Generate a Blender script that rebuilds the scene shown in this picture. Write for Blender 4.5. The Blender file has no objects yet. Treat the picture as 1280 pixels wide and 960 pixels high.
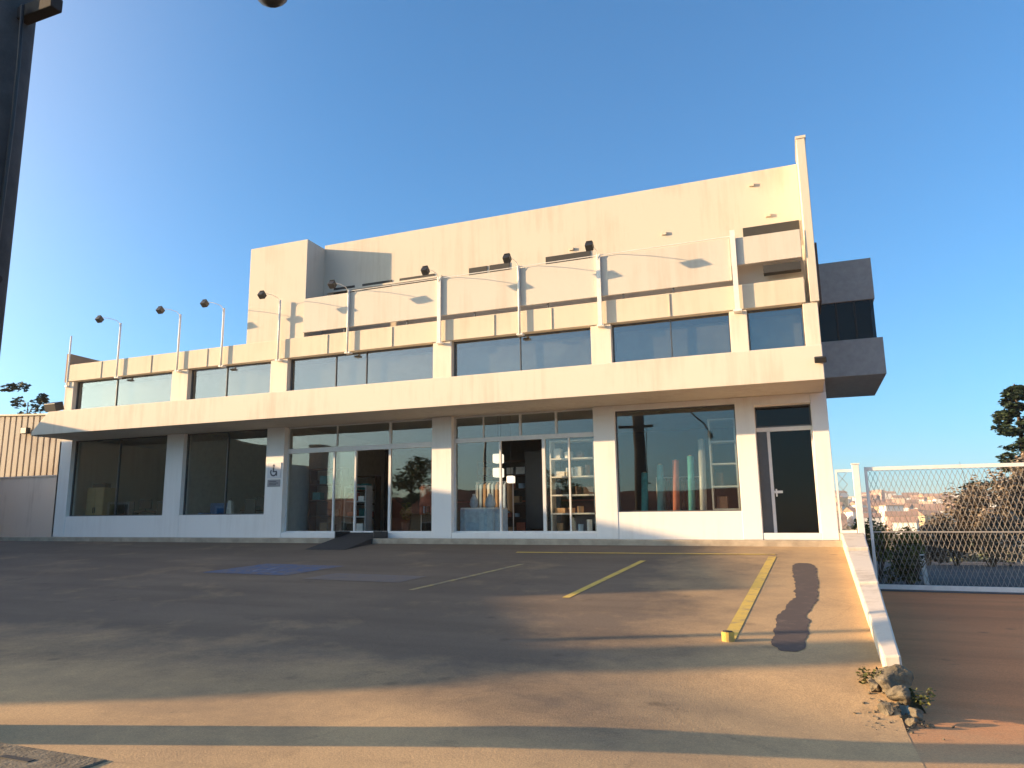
import bpy, bmesh, math, random
from mathutils import Vector, Matrix
R = math.radians
rnd = random.Random(7)
scene = bpy.context.scene
col = scene.collection

# ------------------------------------------------------------------ camera
cam_data = bpy.data.cameras.new('camera')
cam = bpy.data.objects.new('camera', cam_data)
col.objects.link(cam)
cam.location = (0.0, -20.0, 0.20)
cam.rotation_euler = (R(90 + 10.795), 0, R(23.889))
cam_data.sensor_fit = 'HORIZONTAL'
cam_data.sensor_width = 36.0
cam_data.lens = 27.14
cam_data.shift_x = 72.0 / 1280.0
cam_data.clip_start = 0.05
cam_data.clip_end = 6000
scene.camera = cam

# ------------------------------------------------------------------ light
FILL_GLOW = 7.8
SUN_EL, SUN_AZ = 11.0, 69.0          # elevation, degrees left of the facade's normal
world = bpy.data.worlds.new('World')
scene.world = world
world.use_nodes = True
wn = world.node_tree
bg = wn.nodes['Background']
sky = wn.nodes.new('ShaderNodeTexSky')
sky.sky_type = 'NISHITA'
sky.sun_disc = False
sky.sun_elevation = R(SUN_EL)
sky.sun_rotation = R(180 + SUN_AZ)
sky.altitude = 600
sky.air_density = 1.0
sky.dust_density = 2.2
sky.ozone_density = 4.2
# sky tinted bluer, plus a broad golden glow added sunward to warm the shade
tint = wn.nodes.new('ShaderNodeMix'); tint.data_type = 'RGBA'; tint.blend_type = 'MULTIPLY'; tint.inputs['Factor'].default_value = 1.0
tint.inputs['B'].default_value = (0.57, 0.94, 1.0, 1)
wn.links.new(sky.outputs[0], tint.inputs['A'])
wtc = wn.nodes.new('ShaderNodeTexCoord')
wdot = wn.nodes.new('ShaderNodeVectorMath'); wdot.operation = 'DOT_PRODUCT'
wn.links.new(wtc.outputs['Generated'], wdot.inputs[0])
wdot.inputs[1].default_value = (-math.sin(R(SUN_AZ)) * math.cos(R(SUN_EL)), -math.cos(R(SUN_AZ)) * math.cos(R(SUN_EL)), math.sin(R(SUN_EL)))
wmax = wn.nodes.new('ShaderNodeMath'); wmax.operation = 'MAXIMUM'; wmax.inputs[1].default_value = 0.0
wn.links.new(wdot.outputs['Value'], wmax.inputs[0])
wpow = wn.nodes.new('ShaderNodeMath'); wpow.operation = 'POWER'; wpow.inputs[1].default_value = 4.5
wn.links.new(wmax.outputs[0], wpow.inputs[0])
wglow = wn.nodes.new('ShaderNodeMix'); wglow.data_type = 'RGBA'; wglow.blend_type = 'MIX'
wglow.inputs['A'].default_value = (0, 0, 0, 1); wglow.inputs['B'].default_value = (FILL_GLOW * 1.0, FILL_GLOW * 0.70, FILL_GLOW * 0.36, 1)
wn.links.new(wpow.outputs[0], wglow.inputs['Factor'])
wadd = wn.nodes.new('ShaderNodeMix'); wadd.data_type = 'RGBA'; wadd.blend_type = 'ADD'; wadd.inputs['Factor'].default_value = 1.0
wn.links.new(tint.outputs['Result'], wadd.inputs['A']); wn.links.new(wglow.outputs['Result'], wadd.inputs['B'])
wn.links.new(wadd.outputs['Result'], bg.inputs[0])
bg.inputs[1].default_value = 0.13
sl = bpy.data.lights.new('sun', 'SUN')
sl.energy = 5.0
sl.angle = R(0.6)
sl.color = (1.0, 0.67, 0.36)
so = bpy.data.objects.new('sun', sl)
col.objects.link(so)
so.location = (-60, -30, 30)
sd = Vector((-math.sin(R(SUN_AZ)) * math.cos(R(SUN_EL)), -math.cos(R(SUN_AZ)) * math.cos(R(SUN_EL)), math.sin(R(SUN_EL))))
so.rotation_euler = sd.to_track_quat('Z', 'Y').to_euler()
scene.view_settings.view_transform = 'Standard'
scene.view_settings.look = 'None'
scene.view_settings.gamma = 1
scene.view_settings.use_curve_mapping = False
scene.view_settings.exposure = 1.38

# ------------------------------------------------------------------ materials
def nodes_of(name):
    m = bpy.data.materials.new(name)
    m.use_nodes = True
    nt = m.node_tree
    return m, nt, nt.nodes['Principled BSDF']

def mat(name, c, rough=0.6, metal=0.0, var=0.12, scale=6.0, bump=0.0, bscale=60.0, c2=None, spec=0.5, detail=4):
    """base colour broken up by noise, optional second colour in blotches, optional bump"""
    m, nt, b = nodes_of(name)
    N, L = nt.nodes, nt.links
    tc = N.new('ShaderNodeTexCoord')
    nz = N.new('ShaderNodeTexNoise')
    nz.inputs['Scale'].default_value = scale
    nz.inputs['Detail'].default_value = detail
    nz.inputs['Roughness'].default_value = 0.65
    L.new(tc.outputs['Object'], nz.inputs['Vector'])
    rp = N.new('ShaderNodeValToRGB')
    rp.color_ramp.elements[0].position = 0.3
    rp.color_ramp.elements[1].position = 0.7
    d = c2 if c2 else tuple(v * (1 - var) for v in c)
    u = c if c2 else tuple(min(1, v * (1 + var)) for v in c)
    rp.color_ramp.elements[0].color = (*d, 1)
    rp.color_ramp.elements[1].color = (*u, 1)
    L.new(nz.outputs[0], rp.inputs[0])
    L.new(rp.outputs[0], b.inputs['Base Color'])
    b.inputs['Roughness'].default_value = rough
    b.inputs['Metallic'].default_value = metal
    b.inputs['Specular IOR Level'].default_value = spec
    if bump:
        n2 = N.new('ShaderNodeTexNoise')
        n2.inputs['Scale'].default_value = bscale
        n2.inputs['Detail'].default_value = 5
        L.new(tc.outputs['Object'], n2.inputs['Vector'])
        bp = N.new('ShaderNodeBump')
        bp.inputs['Strength'].default_value = bump
        bp.inputs['Distance'].default_value = 0.02
        L.new(n2.outputs[0], bp.inputs['Height'])
        L.new(bp.outputs[0], b.inputs['Normal'])
    return m

def wall_paint(name, c, dirt=(0.36, 0.27, 0.18), amount=0.35):
    """painted render: slight trowel unevenness, faint rain streaks running down, blotches"""
    m, nt, b = nodes_of(name)
    N, L = nt.nodes, nt.links
    tc = N.new('ShaderNodeTexCoord')
    mp = N.new('ShaderNodeMapping')
    mp.inputs['Scale'].default_value = (3.2, 3.2, 0.22)
    L.new(tc.outputs['Object'], mp.inputs['Vector'])
    st = N.new('ShaderNodeTexNoise'); st.inputs['Scale'].default_value = 1.6
    st.inputs['Detail'].default_value = 6; st.inputs['Roughness'].default_value = 0.7
    L.new(mp.outputs[0], st.inputs['Vector'])
    bl = N.new('ShaderNodeTexNoise'); bl.inputs['Scale'].default_value = 0.6
    bl.inputs['Detail'].default_value = 6
    L.new(tc.outputs['Object'], bl.inputs['Vector'])
    mul = N.new('ShaderNodeMath'); mul.operation = 'MULTIPLY'
    L.new(st.outputs[0], mul.inputs[0]); L.new(bl.outputs[0], mul.inputs[1])
    mr = N.new('ShaderNodeMapRange')
    mr.inputs['From Min'].default_value = 0.24; mr.inputs['From Max'].default_value = 0.5
    mr.inputs['To Min'].default_value = 0.0; mr.inputs['To Max'].default_value = amount
    L.new(mul.outputs[0], mr.inputs['Value'])
    mx = N.new('ShaderNodeMix'); mx.data_type = 'RGBA'
    mx.inputs['A'].default_value = (*c, 1); mx.inputs['B'].default_value = (*dirt, 1)
    L.new(mr.outputs[0], mx.inputs['Factor'])
    L.new(mx.outputs['Result'], b.inputs['Base Color'])
    b.inputs['Roughness'].default_value = 0.85
    b.inputs['Specular IOR Level'].default_value = 0.25
    n2 = N.new('ShaderNodeTexNoise'); n2.inputs['Scale'].default_value = 9; n2.inputs['Detail'].default_value = 8
    L.new(tc.outputs['Object'], n2.inputs['Vector'])
    bp = N.new('ShaderNodeBump'); bp.inputs['Strength'].default_value = 0.25; bp.inputs['Distance'].default_value = 0.012
    L.new(n2.outputs[0], bp.inputs['Height']); L.new(bp.outputs[0], b.inputs['Normal'])
    return m

def glass(name, tint, ior=1.55, base=0.05):
    """clear pane: tinted see-through plus Fresnel mirror reflection with faint waviness"""
    m = bpy.data.materials.new(name); m.use_nodes = True
    nt = m.node_tree; N, L = nt.nodes, nt.links
    N.remove(N['Principled BSDF'])
    out = N['Material Output']
    tr = N.new('ShaderNodeBsdfTransparent'); tr.inputs[0].default_value = (*tint, 1)
    gl = N.new('ShaderNodeBsdfGlossy'); gl.inputs['Roughness'].default_value = 0.012
    gl.inputs['Color'].default_value = (0.97, 0.96, 0.92, 1)
    # Schlick reflectance, the same for both faces of the pane
    ge = N.new('ShaderNodeNewGeometry'); dt = N.new('ShaderNodeVectorMath'); dt.operation = 'DOT_PRODUCT'
    L.new(ge.outputs['Incoming'], dt.inputs[0]); L.new(ge.outputs['Normal'], dt.inputs[1])
    def mth(op, a_, b_):
        n = N.new('ShaderNodeMath'); n.operation = op; n.use_clamp = True
        for i_, v_ in enumerate((a_, b_)):
            if v_ is None: continue
            if isinstance(v_, (int, float)): n.inputs[i_].default_value = v_
            else: L.new(v_, n.inputs[i_])
        return n.outputs[0]
    c5 = mth('POWER', mth('SUBTRACT', 1.0, mth('ABSOLUTE', dt.outputs['Value'], None)), 5.0)
    f0 = ((ior - 1) / (ior + 1)) ** 2 + base
    ad = N.new('ShaderNodeMath'); ad.operation = 'MULTIPLY_ADD'; ad.use_clamp = True
    ad.inputs[1].default_value = 1 - f0; ad.inputs[2].default_value = f0
    L.new(c5, ad.inputs[0])
    tc = N.new('ShaderNodeTexCoord'); nz = N.new('ShaderNodeTexNoise')
    nz.inputs['Scale'].default_value = 0.9; nz.inputs['Detail'].default_value = 1
    L.new(tc.outputs['Object'], nz.inputs['Vector'])
    bp = N.new('ShaderNodeBump'); bp.inputs['Strength'].default_value = 0.06; bp.inputs['Distance'].default_value = 0.05
    L.new(nz.outputs[0], bp.inputs['Height']); L.new(bp.outputs[0], gl.inputs['Normal'])
    mx = N.new('ShaderNodeMixShader')
    L.new(ad.outputs[0], mx.inputs[0]); L.new(tr.outputs[0], mx.inputs[1]); L.new(gl.outputs[0], mx.inputs[2])
    L.new(mx.outputs[0], out.inputs['Surface'])
    return m

def foliage(name, a, b_, c):
    m, nt, b = nodes_of(name)
    N, L = nt.nodes, nt.links
    ge = N.new('ShaderNodeNewGeometry')
    rp = N.new('ShaderNodeValToRGB')
    rp.color_ramp.elements[0].color = (*a, 1); rp.color_ramp.elements[1].color = (*c, 1)
    e = rp.color_ramp.elements.new(0.55); e.color = (*b_, 1)
    L.new(ge.outputs['Random Per Island'], rp.inputs[0])
    L.new(rp.outputs[0], b.inputs['Base Color'])
    b.inputs['Roughness'].default_value = 0.6
    b.inputs['Specular IOR Level'].default_value = 0.3
    return m

def ground_mat(name, base, base2, dust, dust_at=None, dust_bias=0.0, bump=0.35):
    """worn paving: aggregate speckle, large stains, hairline cracks, drifted dust"""
    m, nt, b = nodes_of(name)
    N, L = nt.nodes, nt.links
    tc = N.new('ShaderNodeTexCoord')
    def noise(sc, det, vec=None, ro=0.6):
        n = N.new('ShaderNodeTexNoise'); n.inputs['Scale'].default_value = sc
        n.inputs['Detail'].default_value = det; n.inputs['Roughness'].default_value = ro
        L.new(vec if vec else tc.outputs['Object'], n.inputs['Vector']); return n
    def ramp(src, p0, p1, c0, c1):
        r = N.new('ShaderNodeValToRGB')
        r.color_ramp.elements[0].position = p0; r.color_ramp.elements[1].position = p1
        r.color_ramp.elements[0].color = (*c0, 1); r.color_ramp.elements[1].color = (*c1, 1)
        L.new(src, r.inputs[0]); return r
    def mix(fac, a, bb, mode='MIX'):
        x = N.new('ShaderNodeMix'); x.data_type = 'RGBA'; x.blend_type = mode
        if isinstance(fac, float): x.inputs['Factor'].default_value = fac
        else: L.new(fac, x.inputs['Factor'])
        for s, v in (('A', a), ('B', bb)):
            if isinstance(v, tuple): x.inputs[s].default_value = (*v, 1)
            else: L.new(v, x.inputs[s])
        return x.outputs['Result']
    big = noise(0.35, 8)
    c = ramp(big.outputs[0], 0.35, 0.68, base2, base).outputs[0]
    # sweeping tyre and water marks stretched across the slope
    mp = N.new('ShaderNodeMapping'); mp.inputs['Scale'].default_value = (0.18, 1.3, 1); mp.inputs['Rotation'].default_value = (0, 0, R(8))
    L.new(tc.outputs['Object'], mp.inputs['Vector'])
    sw = noise(1.1, 7, mp.outputs[0])
    c = mix(ramp(sw.outputs[0], 0.42, 0.62, (0, 0, 0), (0.5, 0.5, 0.5)).outputs[0], c, tuple(v * 0.62 for v in base))
    # dust
    dn = noise(0.55, 9, None, 0.72)
    if dust_at:
        sep = N.new('ShaderNodeSeparateXYZ'); L.new(tc.outputs['Object'], sep.inputs[0])
        acc = None
        for axis, f0, f1 in dust_at:
            mr = N.new('ShaderNodeMapRange'); mr.inputs['From Min'].default_value = f0; mr.inputs['From Max'].default_value = f1
            mr.inputs['To Min'].default_value = -0.22; mr.inputs['To Max'].default_value = 0.32
            L.new(sep.outputs[axis], mr.inputs['Value'])
            if acc is None: acc = mr.outputs[0]
            else:
                mm = N.new('ShaderNodeMath'); mm.operation = 'MAXIMUM'
                L.new(acc, mm.inputs[0]); L.new(mr.outputs[0], mm.inputs[1]); acc = mm.outputs[0]
        ad = N.new('ShaderNodeMath'); ad.operation = 'ADD'
        L.new(dn.outputs[0], ad.inputs[0]); L.new(acc, ad.inputs[1]); src = ad.outputs[0]
    else:
        ad = N.new('ShaderNodeMath'); ad.operation = 'ADD'; ad.inputs[1].default_value = dust_bias
        L.new(dn.outputs[0], ad.inputs[0]); src = ad.outputs[0]
    c = mix(ramp(src, 0.34, 0.86, (0, 0, 0), (1, 1, 1)).outputs[0], c, dust)
    # dark blotches
    sp = noise(1.7, 6, None, 0.7)
    c = mix(ramp(sp.outputs[0], 0.62, 0.72, (0, 0, 0), (0.35, 0.35, 0.35)).outputs[0], c, (0.05, 0.042, 0.035))
    # fine grain
    fi = noise(55, 3)
    c = mix(0.55, c, ramp(fi.outputs[0], 0.35, 0.65, (0.7, 0.7, 0.7), (1.1, 1.1, 1.1)).outputs[0], 'MULTIPLY')
    f2 = noise(230, 2)
    c = mix(0.6, c, ramp(f2.outputs[0], 0.38, 0.62, (0.6, 0.6, 0.6), (1.25, 1.25, 1.25)).outputs[0], 'MULTIPLY')
    od = N.new('ShaderNodeTexVoronoi'); od.inputs['Scale'].default_value = 1.1
    L.new(tc.outputs['Object'], od.inputs['Vector'])
    c = mix(ramp(od.outputs['Distance'], 0.03, 0.11, (0.4, 0.4, 0.4), (0, 0, 0)).outputs[0], c, (0.045, 0.038, 0.032))
    # cracks
    vo = N.new('ShaderNodeTexVoronoi'); vo.feature = 'DISTANCE_TO_EDGE'; vo.inputs['Scale'].default_value = 0.33
    wv = noise(1.2, 5); wa = N.new('ShaderNodeMix'); wa.data_type = 'VECTOR'; wa.inputs['Factor'].default_value = 0.25
    L.new(tc.outputs['Object'], wa.inputs['A']); L.new(wv.outputs['Color'], wa.inputs['B'])
    L.new(wa.outputs['Result'], vo.inputs['Vector'])
    c = mix(ramp(vo.outputs['Distance'], 0.0008, 0.003, (0.12, 0.12, 0.12), (0, 0, 0)).outputs[0], c, (0.05, 0.04, 0.03))
    L.new(c, b.inputs['Base Color'])
    b.inputs['Roughness'].default_value = 0.9
    b.inputs['Specular IOR Level'].default_value = 0.2
    bp = N.new('ShaderNodeBump'); bp.inputs['Strength'].default_value = bump; bp.inputs['Distance'].default_value = 0.01
    L.new(fi.outputs[0], bp.inputs['Height']); L.new(bp.outputs[0], b.inputs['Normal'])
    return m

def worn_paint(name, paint, under, keep):
    m, nt, b = nodes_of(name)
    N, L = nt.nodes, nt.links
    tc = N.new('ShaderNodeTexCoord')
    n = N.new('ShaderNodeTexNoise'); n.inputs['Scale'].default_value = 5; n.inputs['Detail'].default_value = 9; n.inputs['Roughness'].default_value = 0.75
    L.new(tc.outputs['Object'], n.inputs['Vector'])
    r = N.new('ShaderNodeValToRGB'); r.color_ramp.elements[0].position = keep - 0.1; r.color_ramp.elements[1].position = keep + 0.1
    r.color_ramp.elements[0].color = (*paint, 1); r.color_ramp.elements[1].color = (*under, 1)
    L.new(n.outputs[0], r.inputs[0]); L.new(r.outputs[0], b.inputs['Base Color'])
    b.inputs['Roughness'].default_value = 0.8
    return m

M = {}
M['wall'] = wall_paint('cream_wall_paint', (0.60, 0.53, 0.43), amount=0.5)
M['white'] = wall_paint('shaded_white_paint', (0.84, 0.805, 0.75), amount=0.2)  # same paint as the band, made lighter for the shaded ground floor
M['band'] = wall_paint('sunlit_band_paint', (0.68, 0.60, 0.49), amount=0.45)  # same paint as the ground floor, made creamier where the sun falls
M['beam'] = wall_paint('ochre_beam_paint', (0.62, 0.535, 0.41), amount=0.4)
M['panel'] = wall_paint('sign_panel_paint', (0.58, 0.525, 0.445), amount=0.4)
M['inner'] = mat('interior_plaster', (0.46, 0.44, 0.40), 0.9)
M['ceiling'] = mat('interior_ceiling', (0.45, 0.44, 0.42), 0.9)
M['tile_floor'] = mat('interior_floor', (0.16, 0.15, 0.14), 0.35)
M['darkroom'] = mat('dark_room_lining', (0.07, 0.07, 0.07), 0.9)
M['glass'] = glass('shop_glass', (0.88, 0.90, 0.88), 1.5, 0.035)
M['glass_up'] = glass('tinted_glass', (0.66, 0.67, 0.65), 1.55, 0.12)
M['glass_dark'] = glass('dark_glass', (0.2, 0.22, 0.24), 1.4, -0.005)
M['frame'] = mat('white_aluminium', (0.72, 0.70, 0.66), 0.4, var=0.05)
M['dframe'] = mat('grey_aluminium', (0.10, 0.10, 0.10), 0.4, 0.3)
M['roofing'] = mat('roof_membrane', (0.24, 0.22, 0.2), 0.9)
M['gbox'] = mat('grey_render', (0.34, 0.325, 0.31), 0.85, bump=0.2, bscale=20)
M['slot'] = mat('dark_slot', (0.03, 0.028, 0.025), 0.7)
M['black'] = mat('black_metal', (0.022, 0.022, 0.022), 0.45)
M['rubber'] = mat('black_rubber', (0.03, 0.03, 0.032), 0.8)
M['polew'] = mat('white_steel', (0.74, 0.70, 0.63), 0.5, var=0.1, c2=None)
M['rail'] = mat('white_gate_paint', (0.78, 0.75, 0.70), 0.45, var=0.08)
M['wire'] = mat('galvanised_wire', (0.30, 0.275, 0.245), 0.6, 0.0)
M['concrete_pole'] = mat('weathered_pole_concrete', (0.055, 0.05, 0.048), 0.9, var=0.3, scale=4, bump=0.4, bscale=25)
M['darkwood'] = mat('dark_crossarm_timber', (0.025, 0.02, 0.018), 0.85, var=0.3)
M['cable'] = mat('black_cable', (0.015, 0.015, 0.015), 0.5)
M['wood'] = mat('oak_veneer', (0.48, 0.33, 0.15), 0.45, var=0.2, scale=3)
M['blue'] = mat('blue_fabric', (0.05, 0.16, 0.36), 0.8)
M['teal'] = mat('teal_fabric', (0.07, 0.30, 0.30), 0.8, var=0.3)
M['red'] = mat('brick_red_fabric', (0.40, 0.12, 0.07), 0.8, var=0.2)
M['paleblue'] = mat('pale_blue_cloth', (0.35, 0.47, 0.58), 0.8, var=0.2)
M['shelfw'] = mat('white_laminate', (0.72, 0.70, 0.66), 0.4)
M['shelfg'] = mat('grey_laminate', (0.35, 0.36, 0.36), 0.4)
M['blind'] = mat('grey_blind_cloth', (0.42, 0.41, 0.36), 0.8, var=0.25, scale=1.2)
M['shadewall'] = wall_paint('shaded_parapet_paint', (0.30, 0.21, 0.14), amount=0.4)  # shade of the face turned from the sun, put into the colour
M['fartile'] = mat('hazed_far_tile', (0.33, 0.19, 0.13), 0.9, var=0.3)  # roof tile with distance haze put into its colour
M['tan'] = mat('tan_cardboard', (0.42, 0.26, 0.14), 0.8)
M['brown'] = mat('dark_brown_goods', (0.09, 0.05, 0.035), 0.7)
M['lantern'] = mat('paper_lantern', (0.85, 0.82, 0.76), 0.7, var=0.03)
def lit(name, c, st):
    m, nt, b = nodes_of(name)
    b.inputs['Base Color'].default_value = (*c, 1); b.inputs['Emission Color'].default_value = (*c, 1)
    b.inputs['Emission Strength'].default_value = st
    return m
M['lantern'] = lit('lit_paper_lantern', (0.85, 0.78, 0.64), 0.45)
M['ink'] = mat('dark_sign_ink', (0.03, 0.035, 0.06), 0.5)
M['plate'] = mat('pale_sign_plate', (0.62, 0.62, 0.63), 0.5, var=0.04)
M['greyplate'] = mat('grey_sign_plate', (0.26, 0.25, 0.26), 0.5, var=0.06)
M['kerb'] = mat('kerb_concrete', (0.40, 0.33, 0.24), 0.9, var=0.25, scale=3, bump=0.3)
M['lot'] = ground_mat('parking_concrete', (0.20, 0.152, 0.110), (0.15, 0.117, 0.089), (0.56, 0.375, 0.195), dust_at=[('Y', -11.0, -14.8), ('X', -3.0, 0.0)])  # dust toward street and right edge, also lightened to lift the sunlit ground
M['drive'] = ground_mat('red_earth_drive', (0.74, 0.31, 0.125), (0.62, 0.25, 0.10), (0.50, 0.32, 0.17), dust_at=[('Y', -10.6, -13.0)])
M['street'] = ground_mat('street_asphalt', (0.075, 0.07, 0.068), (0.05, 0.048, 0.047), (0.22, 0.15, 0.1), dust_bias=-0.06)
M['backroad'] = ground_mat('back_road_asphalt', (0.11, 0.10, 0.10), (0.08, 0.075, 0.075), (0.24, 0.18, 0.13), dust_bias=-0.1)
M['earth'] = mat('dry_earth', (0.25, 0.17, 0.10), 0.95, var=0.3, scale=0.15, c2=(0.12, 0.12, 0.055), detail=8)
M['yellow'] = worn_paint('worn_yellow_paint', (0.60, 0.41, 0.08), (0.26, 0.19, 0.12), 0.60)
M['yellow_faint'] = worn_paint('faded_yellow_paint', (0.40, 0.30, 0.10), (0.16, 0.14, 0.12), 0.50)
M['bluepaint'] = worn_paint('worn_blue_paint', (0.045, 0.085, 0.18), (0.14, 0.115, 0.10), 0.52)
M['bluefaint'] = worn_paint('faded_blue_paint', (0.10, 0.10, 0.12), (0.15, 0.12, 0.10), 0.42)
M['whitefaint'] = worn_paint('worn_white_paint', (0.18, 0.21, 0.27), (0.06, 0.09, 0.17), 0.47)
M['patch'] = worn_paint('dark_strip_surface', (0.075, 0.055, 0.047), (0.15, 0.105, 0.08), 0.62)
M['curbwall'] = wall_paint('weathered_low_wall', (0.66, 0.58, 0.48), (0.25, 0.17, 0.1), 0.7)
M['rubble'] = mat('broken_concrete', (0.15, 0.125, 0.085), 0.95, var=0.5, scale=7, bump=0.6, bscale=30)
M['boundary'] = wall_paint('boundary_wall_paint', (0.74, 0.66, 0.56), (0.25, 0.17, 0.12), 0.6)
M['rib'] = wall_paint('ribbed_cladding_paint', (0.42, 0.37, 0.30), (0.16, 0.10, 0.07), 0.9)
M['tile'] = mat('clay_roof_tile', (0.34, 0.11, 0.055), 0.8, var=0.35, scale=5, bump=0.5, bscale=14)
M['house_a'] = wall_paint('house_paint_white', (0.70, 0.66, 0.6), amount=0.3)
M['house_b'] = wall_paint('house_paint_ochre', (0.58, 0.42, 0.25), amount=0.3)
M['house_c'] = wall_paint('house_paint_pink', (0.55, 0.36, 0.28), amount=0.3)
M['bark'] = mat('tree_bark', (0.10, 0.075, 0.055), 0.95, var=0.35, scale=9, bump=0.5)
M['leaf'] = foliage('green_leaves', (0.045, 0.07, 0.016), (0.09, 0.125, 0.028), (0.17, 0.19, 0.045))
M['bush'] = foliage('bush_leaves', (0.07, 0.09, 0.018), (0.14, 0.165, 0.035), (0.24, 0.25, 0.06))
M['conifer'] = foliage('dark_needles', (0.008, 0.018, 0.010), (0.018, 0.034, 0.016), (0.035, 0.055, 0.024))
M['dry'] = foliage('dry_scrub_leaves', (0.13, 0.10, 0.075), (0.21, 0.165, 0.12), (0.29, 0.23, 0.17))
M['weed'] = foliage('weed_leaves', (0.03, 0.04, 0.012), (0.07, 0.08, 0.02), (0.15, 0.14, 0.04))
M['farleaf'] = foliage('far_trees', (0.05, 0.065, 0.03), (0.09, 0.095, 0.045), (0.14, 0.13, 0.07))

# ------------------------------------------------------------------ mesh helpers
class MB:
    def __init__(self): self.bm = bmesh.new()
    def box(self, x0, x1, y0, y1, z0, z1, rot=None, piv=None):
        vs = [self.bm.verts.new(p) for p in ((x0, y0, z0), (x1, y0, z0), (x1, y1, z0), (x0, y1, z0), (x0, y0, z1), (x1, y0, z1), (x1, y1, z1), (x0, y1, z1))]
        for f in ((0, 3, 2, 1), (4, 5, 6, 7), (0, 1, 5, 4), (1, 2, 6, 5), (2, 3, 7, 6), (3, 0, 4, 7)):
            self.bm.faces.new([vs[i] for i in f])
        if rot is not None:
            piv = Vector(piv if piv else ((x0 + x1) / 2, (y0 + y1) / 2, (z0 + z1) / 2))
            for v in vs: v.co = piv + rot @ (v.co - piv)
        return self
    def prism(self, poly, axis, a, b):
        """poly: 2-D outline; axis 'y': (x,z) outline extruded a..b in y; 'z': (x,y); 'x': (y,z)"""
        def P(u, v, w):
            return {'y': (u, w, v), 'z': (u, v, w), 'x': (w, u, v)}[axis]
        A = [self.bm.verts.new(P(u, v, a)) for u, v in poly]
        B = [self.bm.verts.new(P(u, v, b)) for u, v in poly]
        self.bm.faces.new(A); self.bm.faces.new(B[::-1])
        n = len(poly)
        for i in range(n):
            self.bm.faces.new((A[i], B[i], B[(i + 1) % n], A[(i + 1) % n]))
        bmesh.ops.recalc_face_normals(self.bm, faces=self.bm.faces[:])
        return self
    def tube(self, pts, r, n=8, cap=True, radii=None):
        rings = []
        pts = [Vector(p) for p in pts]
        for i, p in enumerate(pts):
            d = (pts[min(i + 1, len(pts) - 1)] - pts[max(i - 1, 0)]).normalized()
            q = d.to_track_quat('Z', 'Y')
            rr = radii[i] if radii else r
            rings.append([self.bm.verts.new(p + q @ Vector((rr * math.cos(2 * math.pi * k / n), rr * math.sin(2 * math.pi * k / n), 0))) for k in range(n)])
        for a, b in zip(rings, rings[1:]):
            for k in range(n):
                self.bm.faces.new((a[k], a[(k + 1) % n], b[(k + 1) % n], b[k]))
        if cap:
            self.bm.faces.new(rings[0][::-1]); self.bm.faces.new(rings[-1])
        return self
    def blob(self, c, r, seed=0, sub=2, squash=(1, 1, 1), rough=0.25):
        rr = random.Random(seed)
        res = bmesh.ops.create_icosphere(self.bm, subdivisions=sub, radius=1.0)
        k = [(Vector((rr.uniform(-1, 1), rr.uniform(-1, 1), rr.uniform(-1, 1))), f) for f in (2, 3, 5, 8, 13) for _ in range(2)]
        cuts = [(Vector((rr.uniform(-1, 1), rr.uniform(-1, 1), rr.uniform(-1, 1))).normalized(), rr.uniform(.5, .85)) for _ in range(7)]
        for v in res['verts']:
            n_ = v.co.copy()
            for d_, l_ in cuts:
                ex = n_.dot(d_) - l_
                if ex > 0: n_ -= d_ * ex
            s = 1 + rough * sum(math.sin(f * v.co.dot(q) * 1.5 + i) / f for i, (q, f) in enumerate(k)) * 0.4
            n_ *= s
            v.co = Vector((c[0] + n_.x * r * squash[0], c[1] + n_.y * r * squash[1], c[2] + n_.z * r * squash[2]))
        return self
    def build(self, name, m, parent=None, loc=None, smooth=False, bevel=0.0):
        me = bpy.data.meshes.new(name)
        if loc is not None:
            o_ = Vector(loc)
            for v in self.bm.verts: v.co -= o_
        self.bm.to_mesh(me); self.bm.free()
        o = bpy.data.objects.new(name, me)
        col.objects.link(o)
        me.materials.append(m)
        if smooth:
            for p in me.polygons: p.use_smooth = True
        if loc is not None: o.location = loc
        if parent is not None: o.parent = parent
        if bevel:
            bv = o.modifiers.new('bevel', 'BEVEL'); bv.width = bevel; bv.segments = 2; bv.limit_method = 'ANGLE'
        return o

def tag(o, label=None, cat=None, group=None, kind=None):
    if label: o['label'] = label
    if cat: o['category'] = cat
    if group: o['group'] = group
    if kind: o['kind'] = kind
    return o

def thing(name, label, cat, loc=(0, 0, 0), group=None):
    o = bpy.data.objects.new(name, None)
    o.empty_display_size = 0.2
    o.location = loc
    col.objects.link(o)
    return tag(o, label, cat, group)

def dup(root, loc, label, rotz=None):
    r = root.copy(); col.objects.link(r); r.location = loc; r['label'] = label
    if rotz is not None: r.rotation_euler = (0, 0, rotz)
    for ch in root.children:
        c = ch.copy(); col.objects.link(c); c.parent = r
        for g in ch.children:
            d = g.copy(); col.objects.link(d); d.parent = c
    return r

def interp(x, xs, ys):
    if x <= xs[0]: return ys[0]
    for a, b, u, v in zip(xs, xs[1:], ys, ys[1:]):
        if x <= b: return u + (v - u) * (x - a) / (b - a)
    return ys[-1]

def lot_z(y): return interp(y, [-16, -14, -11.4, -0.8], [-1.40, -1.36, -1.16, -0.14])
def drive_z(y): return interp(y, [-16, -12, 0, 14], [-1.432, -1.432, -1.10, -1.14])

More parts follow.
